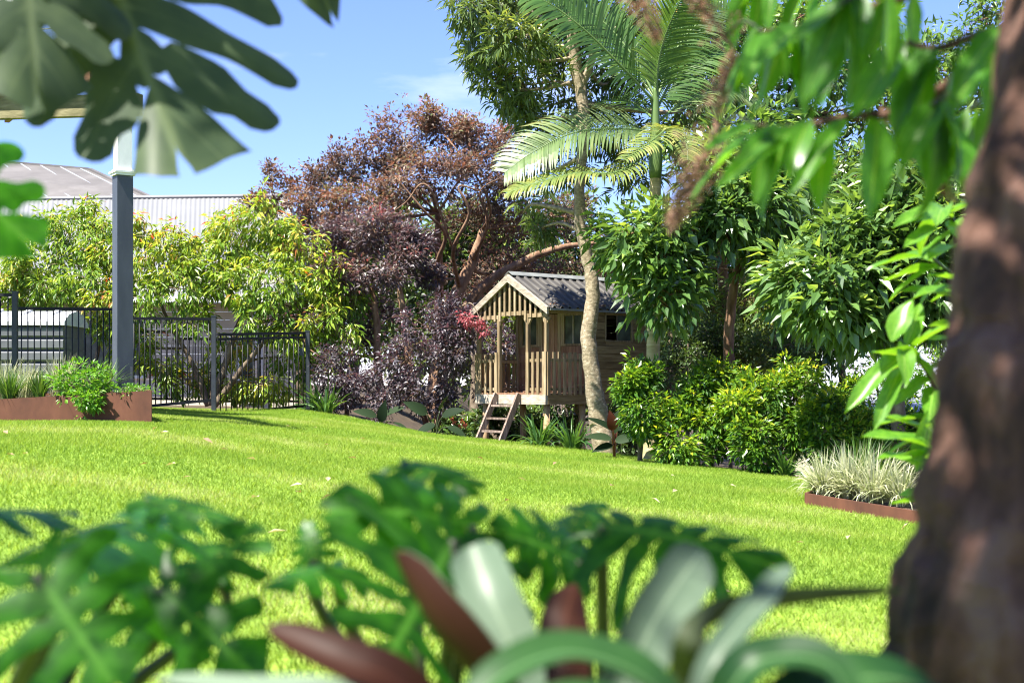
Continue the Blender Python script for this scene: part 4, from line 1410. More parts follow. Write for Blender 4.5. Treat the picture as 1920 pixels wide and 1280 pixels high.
# upper-left fronds
frond([P(1226, 190, PD), P(1170, 130, PD - .3), P(1100, 60, PD - .5), P(1035, 10, PD - .6), P(990, -10, PD - .6)], 60, .62, M['lf_palm'], 3, plane=(-.3, -.75, .6), fall=.35)
frond([P(1228, 180, PD), P(1190, 110, PD + .2), P(1130, 40, PD + .4), P(1060, 0, PD + .5)], 54, .6, M['lf_palm'], 4, plane=(.2, -.8, .5), fall=.4)
# upright frond and the right-hand ones
frond([P(1230, 200, PD), P(1236, 110, PD - .1), P(1262, 30, PD - .2), P(1300, -40, PD - .3)], 54, .58, M['lf_palm'], 5, plane=(.55, -.8, .1), fall=.3)
frond([P(1231, 190, PD), P(1222, 100, PD + .3), P(1214, 10, PD + .4), P(1212, -60, PD + .4)], 30, .16, M['lf_palmpale'], 6, plane=(0, -1, .1), fall=.02, fwd=2.5, w=.02)
frond([P(1230, 230, PD), P(1300, 180, PD + .4), P(1370, 170, PD + .6), P(1440, 215, PD + .7)], 48, .42, M['lf_palmpale'], 7, plane=(0, -.6, .75), fall=.75)
frond([P(1229, 210, PD), P(1262, 150, PD + .3), P(1310, 110, PD + .5), P(1370, 95, PD + .6)], 48, .5, M['lf_palm'], 8, plane=(.3, -.6, .7), fall=.5)
frond([P(1230, 250, PD), P(1250, 240, PD - .7), P(1225, 262, PD - 1.2), P(1170, 300, PD - 1.5)], 40, .33, M['lf_palmyellow'], 9, plane=(.1, -.3, .95), fall=.6)
frond([P(1231, 250, PD), P(1262, 242, PD - .6), P(1285, 262, PD - 1.0), P(1290, 300, PD - 1.2)], 36, .3, M['lf_palmyellow'], 10, plane=(.2, -.4, .9), fall=.6)

frond([P(1228, 185, PD), P(1160, 90, PD + .5), P(1085, 30, PD + .8), P(1010, 45, PD + 1.0)], 50, .5, M['lf_palm'], 11, plane=(-.1, -.7, .7), fall=.45)
frond([P(1230, 190, PD), P(1270, 90, PD + .4), P(1330, 30, PD + .6), P(1400, 20, PD + .8)], 50, .5, M['lf_palm'], 12, plane=(.4, -.7, .6), fall=.45)
frond([P(1229, 225, PD), P(1180, 190, PD + .6), P(1120, 195, PD + 1.0), P(1070, 240, PD + 1.2)], 46, .42, M['lf_palm'], 13, plane=(0, -.6, .8), fall=.5)

# ------------------------------------------------------------------ broadleaf trees on the right
D = 16.2
tree('broadleaf_tree', 'glossy broad leaved tree whose foliage hangs around the palm trunk', 'tree',
     [T3([(1372, 780, .075), (1366, 640, .065), (1376, 540, .055), (1392, 468, .05), (1410, 400, .05), (1430, 320, .03)], 17.4)],
     [L3(1180, 440, D, 44, 36, 34), L3(1230, 430, D, 50, 38, 40), L3(1190, 500, D, 40, 40, 34), L3(1250, 490, D - .1, 50, 42, 42), L3(1235, 560, D - .2, 48, 30, 26), L3(1290, 420, D + .2, 46, 40, 34), L3(1280, 545, D, 30, 30, 16),
      L3(1370, 340, D + .3, 50, 40, 40), L3(1420, 380, D + .3, 55, 40, 42), L3(1370, 410, D + .2, 46, 34, 32), L3(1450, 430, D + .5, 50, 36, 34), L3(1440, 320, D + .8, 60, 40, 40), L3(1400, 260, D + 1, 55, 40, 36), L3(1350, 290, D + .6, 40, 34, 24),
      L3(1440, 490, D + .8, 44, 30, 22)],
     sp_broad, M['lf_broad'], M['bark_red'], 91, limbs=[([P(1392, 470, 17.2), P(1350, 440, 16.6), P(1318, 428, 16.3), P(1285, 435, 16.2), P(1240, 460, 16.2)], .05, .015)])
D = 14.6
tree('broadleaf_tree', 'spreading glossy broad leaved tree above the white roof', 'tree',
     [T3([(1690, 880, .085), (1684, 780, .08), (1680, 690, .075), (1690, 600, .065), (1700, 500, .05), (1690, 400, .03)], D + .3)],
     [L3(1500, 540, D, 46, 40, 40), L3(1555, 520, D - .2, 50, 40, 46), L3(1610, 545, D, 55, 44, 48), L3(1560, 590, D - .2, 55, 34, 40), L3(1640, 600, D, 50, 34, 36), L3(1590, 460, D + .2, 50, 40, 40), L3(1650, 490, D + .1, 55, 44, 46), L3(1710, 520, D, 55, 46, 46),
      L3(1690, 420, D + .2, 60, 44, 46), L3(1760, 440, D, 55, 50, 44), L3(1740, 360, D + .3, 60, 44, 42), L3(1660, 370, D + .6, 55, 34, 34), L3(1790, 540, D, 50, 50, 36), L3(1730, 580, D + .1, 45, 36, 30), L3(1810, 330, D + .3, 55, 50, 36), L3(1480, 500, D + .4, 30, 28, 18)],
     sp_broad, M['lf_broad'], M['bark_grey'], 92)
D = 24.0
tree('canopy_tree', 'tall dark canopy tree high behind the hanging foreground leaves', 'tree',
     [T3([(1470, 820, .13), (1455, 560, .10), (1465, 350, .08), (1500, 200, .07), (1540, 60, .05)], D), T3([(1372, 800, .11), (1362, 620, .09), (1352, 480, .075), (1330, 360, .05), (1345, 200, .03)], 20.0),
      T3([(1385, 800, .09), (1392, 640, .07), (1388, 500, .06), (1365, 400, .045), (1330, 300, .02)], 20.3)],
     [L3(1360, 80, D, 80, 60, 70), L3(1330, 180, D, 55, 50, 45), L3(1450, 60, D, 90, 60, 70), L3(1420, 170, D, 80, 55, 60), L3(1540, 130, D, 90, 60, 70), L3(1500, 250, D, 80, 50, 60), L3(1620, 60, D, 90, 60, 70), L3(1640, 190, D, 90, 60, 65), L3(1600, 320, D, 70, 40, 45), L3(1740, 120, D, 90, 70, 65), L3(1760, 260, D, 90, 60, 60), L3(1860, 200, D, 80, 80, 50),
      L3(1540, 400, D + 1, 80, 36, 50), L3(1480, 450, D + 1, 55, 30, 30), L3(1860, 60, D, 80, 70, 45), L3(1310, 330, D, 50, 60, 45), L3(1290, 30, D, 60, 50, 40), L3(1330, 420, 21, 60, 60, 50), L3(1300, 260, 22, 50, 50, 36), L3(1480, 340, 22, 70, 40, 40), L3(1560, 470, 22, 70, 34, 40), L3(1400, 520, 21, 50, 50, 36), L3(1700, 340, 22, 80, 50, 45), L3(1520, 30, 22, 80, 50, 40)],
     SP(mul=2.1, n=10, l=.16, w=.38, tw=.012, droop=.35, out=.5, rnd=.8, per=8, t0=.05, ts=.5, clump=.28, tip=.25, spread=.6), M['lf_broad'], M['bark_red'], 93)

# dark fine-leaved shrubs behind the hedge
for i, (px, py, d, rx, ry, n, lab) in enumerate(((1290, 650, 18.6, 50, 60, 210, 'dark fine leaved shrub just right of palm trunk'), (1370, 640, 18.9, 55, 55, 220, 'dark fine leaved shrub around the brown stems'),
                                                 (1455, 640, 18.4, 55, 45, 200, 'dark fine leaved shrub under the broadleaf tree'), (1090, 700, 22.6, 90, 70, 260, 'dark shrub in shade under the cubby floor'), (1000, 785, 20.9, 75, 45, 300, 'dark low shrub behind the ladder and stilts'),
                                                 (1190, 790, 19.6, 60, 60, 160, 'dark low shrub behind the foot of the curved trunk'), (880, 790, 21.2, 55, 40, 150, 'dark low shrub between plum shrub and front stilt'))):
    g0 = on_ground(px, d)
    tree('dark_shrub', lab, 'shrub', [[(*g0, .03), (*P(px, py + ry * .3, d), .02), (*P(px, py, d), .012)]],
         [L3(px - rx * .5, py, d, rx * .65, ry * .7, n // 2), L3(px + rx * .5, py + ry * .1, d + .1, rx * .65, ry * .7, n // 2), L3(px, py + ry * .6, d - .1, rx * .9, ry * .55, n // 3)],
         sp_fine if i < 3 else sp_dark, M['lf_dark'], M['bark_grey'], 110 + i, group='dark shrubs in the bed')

# hedge shrubs with yellow new tips
for i, (px, py, d, rx, ry, n, lab) in enumerate(((1200, 742, 16.0, 42, 56, 150, 'yellow tipped hedge shrub at the foot of palm trunk'), (1265, 800, 15.9, 50, 60, 170, 'yellow tipped hedge shrub second from the palm'),
                                                 (1335, 760, 16.1, 55, 68, 200, 'yellow tipped hedge shrub third from the palm'), (1410, 790, 15.6, 55, 70, 210, 'yellow tipped hedge shrub in the middle of the hedge'),
                                                 (1485, 760, 15.8, 55, 70, 210, 'tall yellow tipped hedge shrub left of the white roof'), (1550, 800, 15.4, 50, 60, 170, 'yellow tipped hedge shrub below the white roof'),
                                                 (1585, 770, 16.4, 32, 50, 110, 'taller hedge shrub overlapping the left end of the white roof'), (1620, 830, 15.2, 50, 48, 140, 'low hedge shrub behind the pale striped grasses'), (1690, 830, 15.0, 48, 46, 140, 'low hedge shrub right of the grey broadleaf trunk'), (1760, 830, 15.0, 48, 60, 120, 'low hedge shrub beside the foreground trunk'))):
    g0 = on_ground(px, d)
    tree('hedge_shrub', lab, 'shrub', [[(*g0, .03), (*P(px, py + ry * .3, d), .02), (*P(px, py, d), .012)]],
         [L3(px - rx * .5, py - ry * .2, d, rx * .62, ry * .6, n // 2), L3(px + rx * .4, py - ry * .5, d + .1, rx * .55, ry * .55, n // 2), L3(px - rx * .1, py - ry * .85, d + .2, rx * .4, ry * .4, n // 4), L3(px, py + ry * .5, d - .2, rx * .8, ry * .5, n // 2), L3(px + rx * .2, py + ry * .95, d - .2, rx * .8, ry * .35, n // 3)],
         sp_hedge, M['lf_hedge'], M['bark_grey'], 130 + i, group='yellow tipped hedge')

# soft understorey trees closing the gap behind the broadleaf trees
tree('understorey_tree', 'soft light green understorey tree behind the brown stems', 'tree',
     [T3([(1420, 800, .07), (1415, 650, .05), (1420, 520, .03), (1415, 430, .015)], 19.2)],
     [L3(1300, 500, 19.4, 50, 40, 60), L3(1330, 580, 19.6, 50, 40, 60), L3(1430, 560, 19.2, 60, 50, 80), L3(1480, 610, 19.0, 50, 45, 70), L3(1420, 450, 19.4, 60, 40, 60), L3(1340, 360, 19.6, 50, 50, 55), L3(1290, 450, 19.8, 40, 40, 40), L3(1440, 650, 19.1, 60, 36, 60), L3(1380, 620, 19.5, 50, 40, 50)],
     SP(n=10, l=.10, w=.36, tw=.007, droop=.3, out=.5, rnd=.8, per=7, t0=.05, ts=.55, clump=.3, spread=.8), M['lf_far'], M['bark_red'], 96)
tree('understorey_tree', 'green understorey tree filling behind the spreading broadleaf tree', 'tree',
     [T3([(1590, 860, .07), (1580, 700, .05), (1570, 560, .03), (1575, 440, .015)], 19.5)],
     [L3(1530, 430, 19.6, 60, 36, 55), L3(1500, 640, 19.3, 50, 40, 60), L3(1560, 630, 19.3, 50, 34, 50), L3(1620, 420, 19.6, 60, 44, 60), L3(1720, 330, 19.8, 70, 50, 65), L3(1640, 300, 19.8, 60, 40, 50), L3(1780, 620, 19.6, 60, 60, 70), L3(1560, 340, 19.7, 60, 40, 50), L3(1470, 380, 19.8, 50, 36, 40), L3(1800, 420, 19.8, 70, 60, 60)],
     SP(n=9, l=.14, w=.38, tw=.008, droop=.4, out=.5, rnd=.8, per=7, t0=.05, ts=.5, clump=.32, spread=.7), M['lf_broad'], M['bark_grey'], 97)

# loose sapling in front of the lower house
tree('sapling', 'thin loose sapling half covering the white roof', 'sapling',
     [[(*on_ground(1640, 19.0), .03), (*P(1650, 780, 19.0), .022), (*P(1640, 700, 19.0), .012), (*P(1650, 650, 19.0), .006)]],
     [L3(1600, 690, 19.0, 40, 30, 26), L3(1660, 680, 19.0, 40, 34, 28), L3(1630, 740, 18.9, 50, 30, 30), L3(1710, 720, 19.0, 40, 40, 28), L3(1690, 770, 18.9, 50, 26, 28), L3(1590, 770, 18.9, 40, 26, 26), L3(1750, 680, 19.1, 36, 40, 22), L3(1560, 650, 19.2, 40, 26, 22)],
     SP(n=8, l=.085, w=.42, tw=.005, droop=.3, out=.5, rnd=.8, per=6, t0=.05, ts=.5, clump=.3, spread=.7), M['lf_hedge'], M['bark_grey'], 95)

# strap-leaved clumps, taro and rubber plants at the lawn edge
for i, (px, d, h, lab) in enumerate(((612, 20.4, .46, 'green strap leaved clump at the end of the gate'), (588, 20.8, .40, 'green strap leaved clump tight against the gate end post'), (1012, 17.9, .40, 'strap leaved clump between ladder and curved trunk'), (1072, 17.8, .42, 'strap leaved clump beside the curved trunk'),
                                     (1470, 15.3, .30, 'small strap leaved clump at the right end of lawn edge'))):
    p0 = on_ground(px, d, .02)
    tussock('strap_plant', lab, p0, 75, h * 1.15, .030, M['lf_strap'], 150 + i, 'strap leaved clumps along lawn edge', spread=1.5, cat='plant', arch=1.25)


def big_leaf_plant(name, label, base, specs, mat, seed, stemmat, cat='plant'):
    """specs: (tip px,py,d, length, width, material or None)"""
    rng = np.random.default_rng(seed)
    root = thing(name, base, label, cat)
    for px, py, d, ln, wd, az, m in specs:
        a = P(px, py, d)
        dirv = np.array([math.cos(az) * .8, -.3, math.sin(az) * .8])
        lf = MB()
        tt = np.linspace(0, 1, 9)
        prof = np.interp(tt, [0, .08, .3, .6, .85, 1], [.25, .7, 1, .8, .35, .0]) * wd / 2
        up = nz(np.array([0, -.6, .8]) + rng.normal(0, .2, 3))
        dv = nz(dirv)
        up = nz(up - dv * np.dot(up, dv))
        sx = np.cross(dv, up)
        V = []
        for k, w_ in zip(tt, prof):
            c = a + dv * ln * k - up * ln * .18 * k ** 2
            V += [c - sx * w_ + up * w_ * .25, c, c + sx * w_ + up * w_ * .25]
        Q = []
        for k in range(8):
            Q += [(3 * k, 3 * k + 1, 3 * k + 4, 3 * k + 3), (3 * k + 1, 3 * k + 2, 3 * k + 5, 3 * k + 4)]
        lf.add(V, Q=Q, tint=rng.random())
        part('leaf', lf, m or mat, root, True)
        b = MB()
        b.tube(bez([np.array(base), (np.array(base) + a) / 2 + [0, 0, .08], a], 8), np.linspace(.014, .007, 8), 6)
        part('stem', b, stemmat, root, True)
    return root


big_leaf_plant('rubber_plant', 'dark rubber plant with one rust red leaf beside the curved trunk', on_ground(1152, 16.7),
               [(1148, 806, 16.6, .36, .13, 2.55, None), (1146, 822, 16.5, .34, .13, 2.95, None), (1150, 806, 16.5, .24, .14, 1.75, M['lf_rust']), (1156, 800, 16.6, .34, .13, 1.15, None), (1152, 812, 16.6, .30, .12, 1.5, None), (1158, 806, 16.7, .36, .13, .65, None), (1154, 826, 16.5, .28, .12, .25, None), (1148, 834, 16.5, .26, .11, 3.35, None)],
               M['lf_taro'], 7, M['stem_red'])
big_leaf_plant('taro_plant', 'dusky taro plant with broad drooping leaves left of the stilt', on_ground(815, 19.4),
               [(800, 775, 19.3, .36, .17, 2.6, None), (830, 780, 19.3, .34, .17, .4, None), (825, 770, 19.4, .3, .16, 1.2, None), (815, 795, 19.2, .34, .17, 3.6, None), (840, 800, 19.2, .32, .15, -.4, None)], M['lf_taro'], 8, M['stem'])
big_leaf_plant('taro_plant', 'dusky taro plant with broad leaves below the plum shrub', on_ground(715, 20.2),
               [(705, 780, 20.1, .34, .16, 2.8, None), (722, 778, 20.1, .34, .16, .5, None), (715, 790, 20.0, .32, .16, 1.4, None), (735, 792, 20.0, .3, .15, -.3, None)], M['lf_taro'], 9, M['stem'])
tree('flowering_plant', 'small plant with orange flowers between taro and stilt', 'plant', [[(*on_ground(868, 19.6), .01), (*P(868, 800, 19.6), .006)]],
     [L3(868, 812, 19.6, 24, 18, 40), L3(845, 818, 19.5, 20, 12, 25)], SP(n=7, l=.09, w=.4, tw=.004, droop=.1, out=.5, rnd=.8, per=5, clump=.3, limb=False), M['lf_broad'], M['bark_grey'], 161)
fl = MB()
frng = np.random.default_rng(9)
for px, py in ((866, 790), (872, 798), (862, 800), (852, 793), (848, 788), (858, 806)):
    c = P(px, py, 19.35)
    leaves(fl, np.repeat(c[None], 9, 0), rand_unit(frng, 9) + [0, -.3, .4], rand_unit(frng, 9), .05, .03, frng.random(9))
ob = [o for o in bpy.data.objects if o.name.startswith('flowering_plant')][0]
part('flowers', fl, M['lf_flower'], ob)

# fallen leaves on the lawn
frng = np.random.default_rng(21)
lf = MB()
leaves(lf, np.array([[0, -.5, 0.]]), np.array([[0, 1., 0]]), np.array([[0, 0, 1.]]), 1.0, .5, np.array([.5]))
fms = []
for t in (.2, .6, 1.0):
    lf = MB()
    leaves(lf, np.array([[0, -.5, 0.]]), np.array([[0, 1., 0.05]]), np.array([[0.1, 0, 1.]]), 1.0, .45, np.array([t]))
    fms.append(lf.mesh('fallen_leaf', M['lf_fallen']))
spots = [(10, 812), (290, 805), (308, 812), (390, 828), (540, 800), (592, 803), (612, 835), (420, 844), (470, 862), (268, 873), (350, 897), (555, 912), (560, 925), (610, 935), (478, 935), (20, 855), (48, 853), (320, 873), (680, 823), (615, 900), (1262, 893), (1148, 912), (1265, 922), (1375, 912), (1460, 1062), (1355, 1115), (1695, 990), (900, 860), (780, 870), (980, 900), (1040, 870), (660, 860), (1230, 940), (1100, 1000), (950, 940), (520, 1000), (1500, 1020), (1590, 1010)]
for i, (px, py) in enumerate(spots):
    # walk the view ray until it meets the lawn
    d = 2.5
    while d < 22:
        q = P(px, py, d)
        if q[2] < float(lawn_z(q[0], q[1])) + .03:
            break
        d += .02
    if d >= 21.9:
        continue
    q[2] = float(lawn_z(q[0], q[1])) + .042
    o = link('fallen_leaf', fms[i % 3])
    o.location = q
    s = .05 + .04 * frng.random()
    o.scale = (s, s, s)
    o.rotation_euler = (frng.normal(0, .25), frng.normal(0, .25), frng.random() * 6.28)
    tag(o, 'small dry pale fallen leaf lying on the lawn', 'leaf', 'fallen leaves on the lawn')

# ------------------------------------------------------------------ foreground: monstera
MARG = np.array([(.06, -.12), (.20, -.20), (.36, -.16), (.47, .02), (.50, .22), (.46, .45), (.36, .66), (.22, .84), (.08, .96), (0, 1.0)])


def monstera_mesh(seed, nf=6, slit=.5, gap=.42, arch=.5, curl=.25, holes=.35, leftfold=0.0, sweep=0.0):
    rng = np.random.default_rng(seed)
    cum = np.concatenate([[0], np.cumsum(np.linalg.norm(np.diff(MARG, axis=0), axis=1))])
    cum /= cum[-1]
    b = MB()
    ns, na = 14, 7
    for side in (-1, 1):
        cuts = np.linspace(0, 1, nf + 1) + np.concatenate([[0], rng.normal(0, .02, nf - 1), [0]])
        sl = slit + rng.normal(0, .07, nf)
        for k in range(nf):
            t0, t1 = cuts[k], cuts[k + 1]
            s = np.linspace(0, 1, ns)[:, None]
            a = np.linspace(0, 1, na)[None]
            wfun = 1 - gap * smooth01((s - sl[k]) / (1 - sl[k]) * 1.6) - (holes * np.exp(-((s - .22) / .06) ** 2) if k % 2 == 0 and holes else 0)
            if k == nf - 1:
                wfun = np.where(s > 2, 1, 1 - .2 * smooth01((s - sl[k]) / .5))
            t = t0 + (t1 - t0) * (.5 + (a - .5) * wfun)
            ex, ey = np.interp(t, cum, MARG[:, 0]), np.interp(t, cum, MARG[:, 1])
            sm = 1 - .13 * np.abs(2 * a - 1) ** 3 * (1 if k < nf - 1 else 0)
            by = .02 + .80 * np.clip(t, 0, 1) ** 1.25
            ss = s * sm
            bx_ = 0 * ex
            cx, cy = ex * .5, (by + ey) * .5 - .07 * (1 - t)
            x = (1 - ss) ** 2 * bx_ + 2 * ss * (1 - ss) * cx + ss ** 2 * ex
            y = (1 - ss) ** 2 * by + 2 * ss * (1 - ss) * cy + ss ** 2 * ey
            z = -arch * x ** 2 * 1.4 - curl * np.clip(y, 0, 2) ** 2 * .6 + .018 * np.cos((2 * a - 1) * np.pi / 2) * s + .03 * x + rng.normal(0, .02) * s ** 2
            y = y + sweep * x ** 1.3 + (.2 * smooth01((t - .78) / .22) * s ** 2 if sweep > .9 else 0)
            X = side * x
            if leftfold and side < 0:
                z = z - leftfold * x
            V = np.stack([X + 0 * z, y + 0 * z, z], -1).reshape(-1, 3)
            i = (np.arange(ns - 1) * na)[:, None] + np.arange(na - 1)[None]
            Q = np.stack([i, i + 1, i + na + 1, i + na], -1).reshape(-1, 4)
            if side > 0:
                Q = Q[:, ::-1]
            tt = np.minimum((x / .5) * 1.0, 1) + .02 + 0 * a
            rib = np.clip(np.abs(2 * a - 1) * 1.0 + .04 + .0 * s, 0, 1)
            b.add(V, Q=Q, tint=np.clip(np.minimum(tt, rib * .5 + .03 + .0 * tt), 0, 1).reshape(-1))
    return b


MONS = {}


def monstera_plant(name, label, base, specs, mat, stemmat=None, group=None):
    """specs: junction (px,py,d), tip (px,py,d), normal, width, mesh options"""
    root = thing(name, base, label, 'plant', group)
    bs = np.array(base, float)
    for j, t, nrm, wd, opt, m in specs:
        a, e = P(*j), P(*t)
        ln = np.linalg.norm(e - a)
        me = monstera_mesh(**opt).mesh('leaf', m or mat, True)
        link('leaf', me, root, frame(a - bs, e - a, nrm, wd, ln, ln))
        b = MB()
        mid = (bs + a) / 2 + np.array([0, .03, .10])
        b.tube(bez([bs, mid, a + np.array([0, .01, -.05]), a], 16), np.linspace(.010, .006, 16), 8)
        part('stem', b, stemmat or M['stem'], root, True)
    return root


UPC = (0, -.45, .9)
# climbing monstera hanging in at the top left
clm = monstera_plant('climbing_monstera', 'large grey green monstera leaf hanging at the top left corner', P(-300, -520, 2.3),
               [((140, -215, 2.05), (352, 335, 1.92), (-.1, -.93, .30), .40, SP(seed=3, nf=6, slit=.42, gap=.42, arch=.15, curl=.0, holes=.5, leftfold=.8, sweep=.5), M['monstera_dull']),
                ((30, -250, 1.9), (75, 205, 1.85), (.25, -.85, .45), .30, SP(seed=4, nf=6, slit=.5, gap=.3, arch=.5, curl=.1, sweep=.4), M['monstera_dull']),
                ((470, -330, 2.3), (628, 48, 2.25), (-.3, -.8, .5), .16, SP(seed=5, nf=5, slit=.4, gap=.6, arch=.4, curl=.1), M['monstera_dull']),
                ((-190, 250, 1.7), (85, 455, 1.7), (.2, -.75, .65), .24, SP(seed=6, nf=6, slit=.35, gap=.5, arch=.4, curl=.2), M['monstera']),
                ((130, -620, 2.1), (330, -180, 1.9), (-.3, -.5, .8), .42, SP(seed=8, nf=6, slit=.45), M['monstera_dull']),  # this leaf and the next are out of view, added to cast shade
                ((-60, -640, 2.0), (-30, -230, 1.8), (-.5, -.5, .7), .42, SP(seed=9, nf=6, slit=.45), M['monstera_dull'])],
               M['monstera_dull'])

gl = lambda x, y: np.array([x, y, float(lawn_z(x, y))])
q_ = np.array(clm.location)
b = MB()
b.tube(bez([gl(q_[0] - .06, q_[1] + .05) - [0, 0, .05], q_ * [1, 1, .5] + [-.04, .06, 0], q_, q_ + [.03, .02, .5]], 24), np.linspace(.035, .02, 24), 10)
part('climbing_stem', b, M['stem'], clm, True)
# lower left plant
monstera_plant('monstera', 'cluster of split monstera leaves filling the lower left corner', gl(-.62, 1.55),
               [((112, 1055, 1.48), (330, 925, 1.85), (.12, -.22, .97), .30, SP(seed=12, nf=5, slit=.34, gap=.48, arch=.75, curl=.1), None),
                ((-70, 960, 1.50), (120, 925, 1.7), (-.1, -.3, .95), .17, SP(seed=13, nf=5, slit=.40, gap=.42, arch=.6), None),
                ((405, 1078, 1.55), (470, 968, 1.62), (-.2, -.75, .6), .115, SP(seed=14, nf=4, slit=.3, gap=.45, arch=.3, curl=.1), None),
                ((70, 1075, 1.35), (225, 1300, 1.30), (.1, -.85, .5), .19, SP(seed=15, nf=5, slit=.28, gap=.5, arch=.5, curl=.1), None),
                ((300, 1100, 1.5), (480, 1270, 1.42), (-.2, -.8, .5), .15, SP(seed=16, nf=4, slit=.28, gap=.55, arch=.5), None),
                ((280, 935, 1.75), (440, 955, 1.66), (.0, -.6, .8), .07, SP(seed=17, nf=4, slit=.4, arch=.6), None)], M['monstera'])
# middle plant
monstera_plant('monstera', 'arched monstera with ribbed split leaf in the middle foreground', gl(-.10, 1.75),
               [((885, 985, 1.55), (640, 905, 1.47), (-.3, -.75, .6), .17, SP(seed=22, nf=5, slit=.32, gap=.45, arch=.9, curl=.6), None),
                ((850, 1010, 1.50), (700, 1290, 1.40), (.35, -.86, .35), .25, SP(seed=23, nf=7, slit=.14, gap=.58, arch=.35, curl=.12, holes=.5), None),
                ((640, 1060, 1.6), (500, 1075, 1.5), (0, -.35, .93), .10, SP(seed=24, nf=5, slit=.4, arch=.7), None),
                ((590, 1050, 1.7), (570, 970, 1.72), (-.2, -.8, .5), .06, SP(seed=25, nf=5, slit=.45), None),
                ((760, 870, 1.8), (900, 880, 1.72), (0, -.45, .9), .10, SP(seed=26, nf=5, slit=.4, arch=.9, curl=.4), None)], M['monstera'])
# right-hand plant
monstera_plant('monstera', 'monstera with drooping fingered leaf right of the middle foreground', gl(.12, 1.75),
               [((1085, 1050, 1.6), (935, 975, 1.52), (-.1, -.8, .6), .13, SP(seed=32, nf=5, slit=.45, gap=.4, arch=.6, curl=.3), None),
                ((1075, 1000, 1.65), (1130, 915, 1.75), (0, -.7, .7), .09, SP(seed=33, nf=5, slit=.4, arch=.7), None),
                ((1130, 985, 1.55), (1480, 1015, 1.45), (.1, -.62, .78), .19, SP(seed=34, nf=6, slit=.22, gap=.62, arch=1.0, curl=.35), None)], M['monstera'])

# ------------------------------------------------------------------ foreground: mango tree (trunk, branches, leaves, panicles)
TB = 1.45
tpts = [(2080, 1700, .36, TB - .05), (1975, 1380, .180, TB), (1970, 1200, .166, TB), (1985, 1000, .146, TB), (1990, 800, .128, TB), (2005, 640, .120, TB + .02), (2012, 430, .108, TB + .04), (2022, 250, .094, TB + .06), (2032, 60, .084, TB + .1), (2050, -200, .076, TB + .15), (2070, -500, .07, TB + .2)]
tw = np.array(T3([(q[0], q[1], q[2], q[3]) for q in tpts], TB))
mrng = np.random.default_rng(77)
mango = thing('rough_bark_tree', (tw[0][0], tw[0][1], float(lawn_z(tw[0][0], tw[0][1]))), 'dark rough barked tree at the right edge with long hanging leaves', 'tree')
ox = np.array(mango.location)
p = bez(tw[:, :3], 90)
rr = np.interp(np.linspace(0, 1, 90), np.linspace(0, 1, len(tw)), tw[:, 3])
b = MB()
NR, NA = 260, 96
p = bez(tw[:, :3], NR)
rr = np.interp(np.linspace(0, 1, NR), np.linspace(0, 1, len(tw)), tw[:, 3])
b.tube(p, rr, NA)
V = b.V[0].reshape(NR, NA, 3)
cen = p[:, None]
ang = np.linspace(0, 2 * np.pi, NA, endpoint=False)[None]
zz_ = np.linspace(0, 1, NR)[:, None]
bm = .035 * np.sin(3 * ang + 9 * zz_) + .028 * np.sin(5 * ang - 23 * zz_ + 1) + .02 * np.sin(9 * ang + 41 * zz_) + .022 * np.sin(60 * zz_ + 2 * ang) 
flk = mrng.normal(0, 1, (NR, NA))
for _ in range(3):
    flk = (flk + np.roll(flk, 1, 0) + np.roll(flk, -1, 0) + np.roll(flk, 2, 0) + np.roll(flk, -2, 0) + np.roll(flk, 1, 1) + np.roll(flk, -1, 1)) / 7
bm = bm + .06 * np.tanh(flk * 9) * .35 + mrng.normal(0, .004, (NR, NA))
b.V[0] = (cen + (V - cen) * (1 + bm)[..., None]).reshape(-1, 3)
part('trunk', b, M['bark_fore'], mango, True)


def leaf_ribbon_mesh(seed, droop=.25, wave=.02, fold=.22, prof=None, n=13):
    rng = np.random.default_rng(seed)
    t = np.linspace(0, 1, n)
    pr = np.interp(t, *(prof or ([0, .06, .25, .5, .75, .92, 1], [.10, .35, .85, 1, .72, .25, .0])))
    V, tint = [], []
    ph = rng.random() * 6
    for k, w in zip(t, pr):
        zc_ = -droop * k ** 2
        for sx, tn in ((-.5, 1), (-.25, .5), (0, 0), (.25, .5), (.5, 1)):
            V.append((sx * w, k, zc_ + abs(sx) * 2 * fold * w * .25 + wave * math.sin(9 * k + ph + (2 if sx > 0 else 0)) * abs(sx) * 2))
            tint.append(tn)
    i = (np.arange(n - 1) * 5)[:, None] + np.arange(4)[None]
    Q = np.stack([i, i + 1, i + 6, i + 5], -1).reshape(-1, 4)
    b = MB()
    b.add(V, Q=Q, tint=np.array(tint))
    return b


mango_meshes = [leaf_ribbon_mesh(i, .12 + .06 * i, .02).mesh('leaf', M['mango'], True) for i in range(5)]


def hang_leaf(root, org, pos, d, up, ln, wd, me):
    return link('leaf', me, root, frame(np.asarray(pos) - org, d, up, wd, ln, ln))


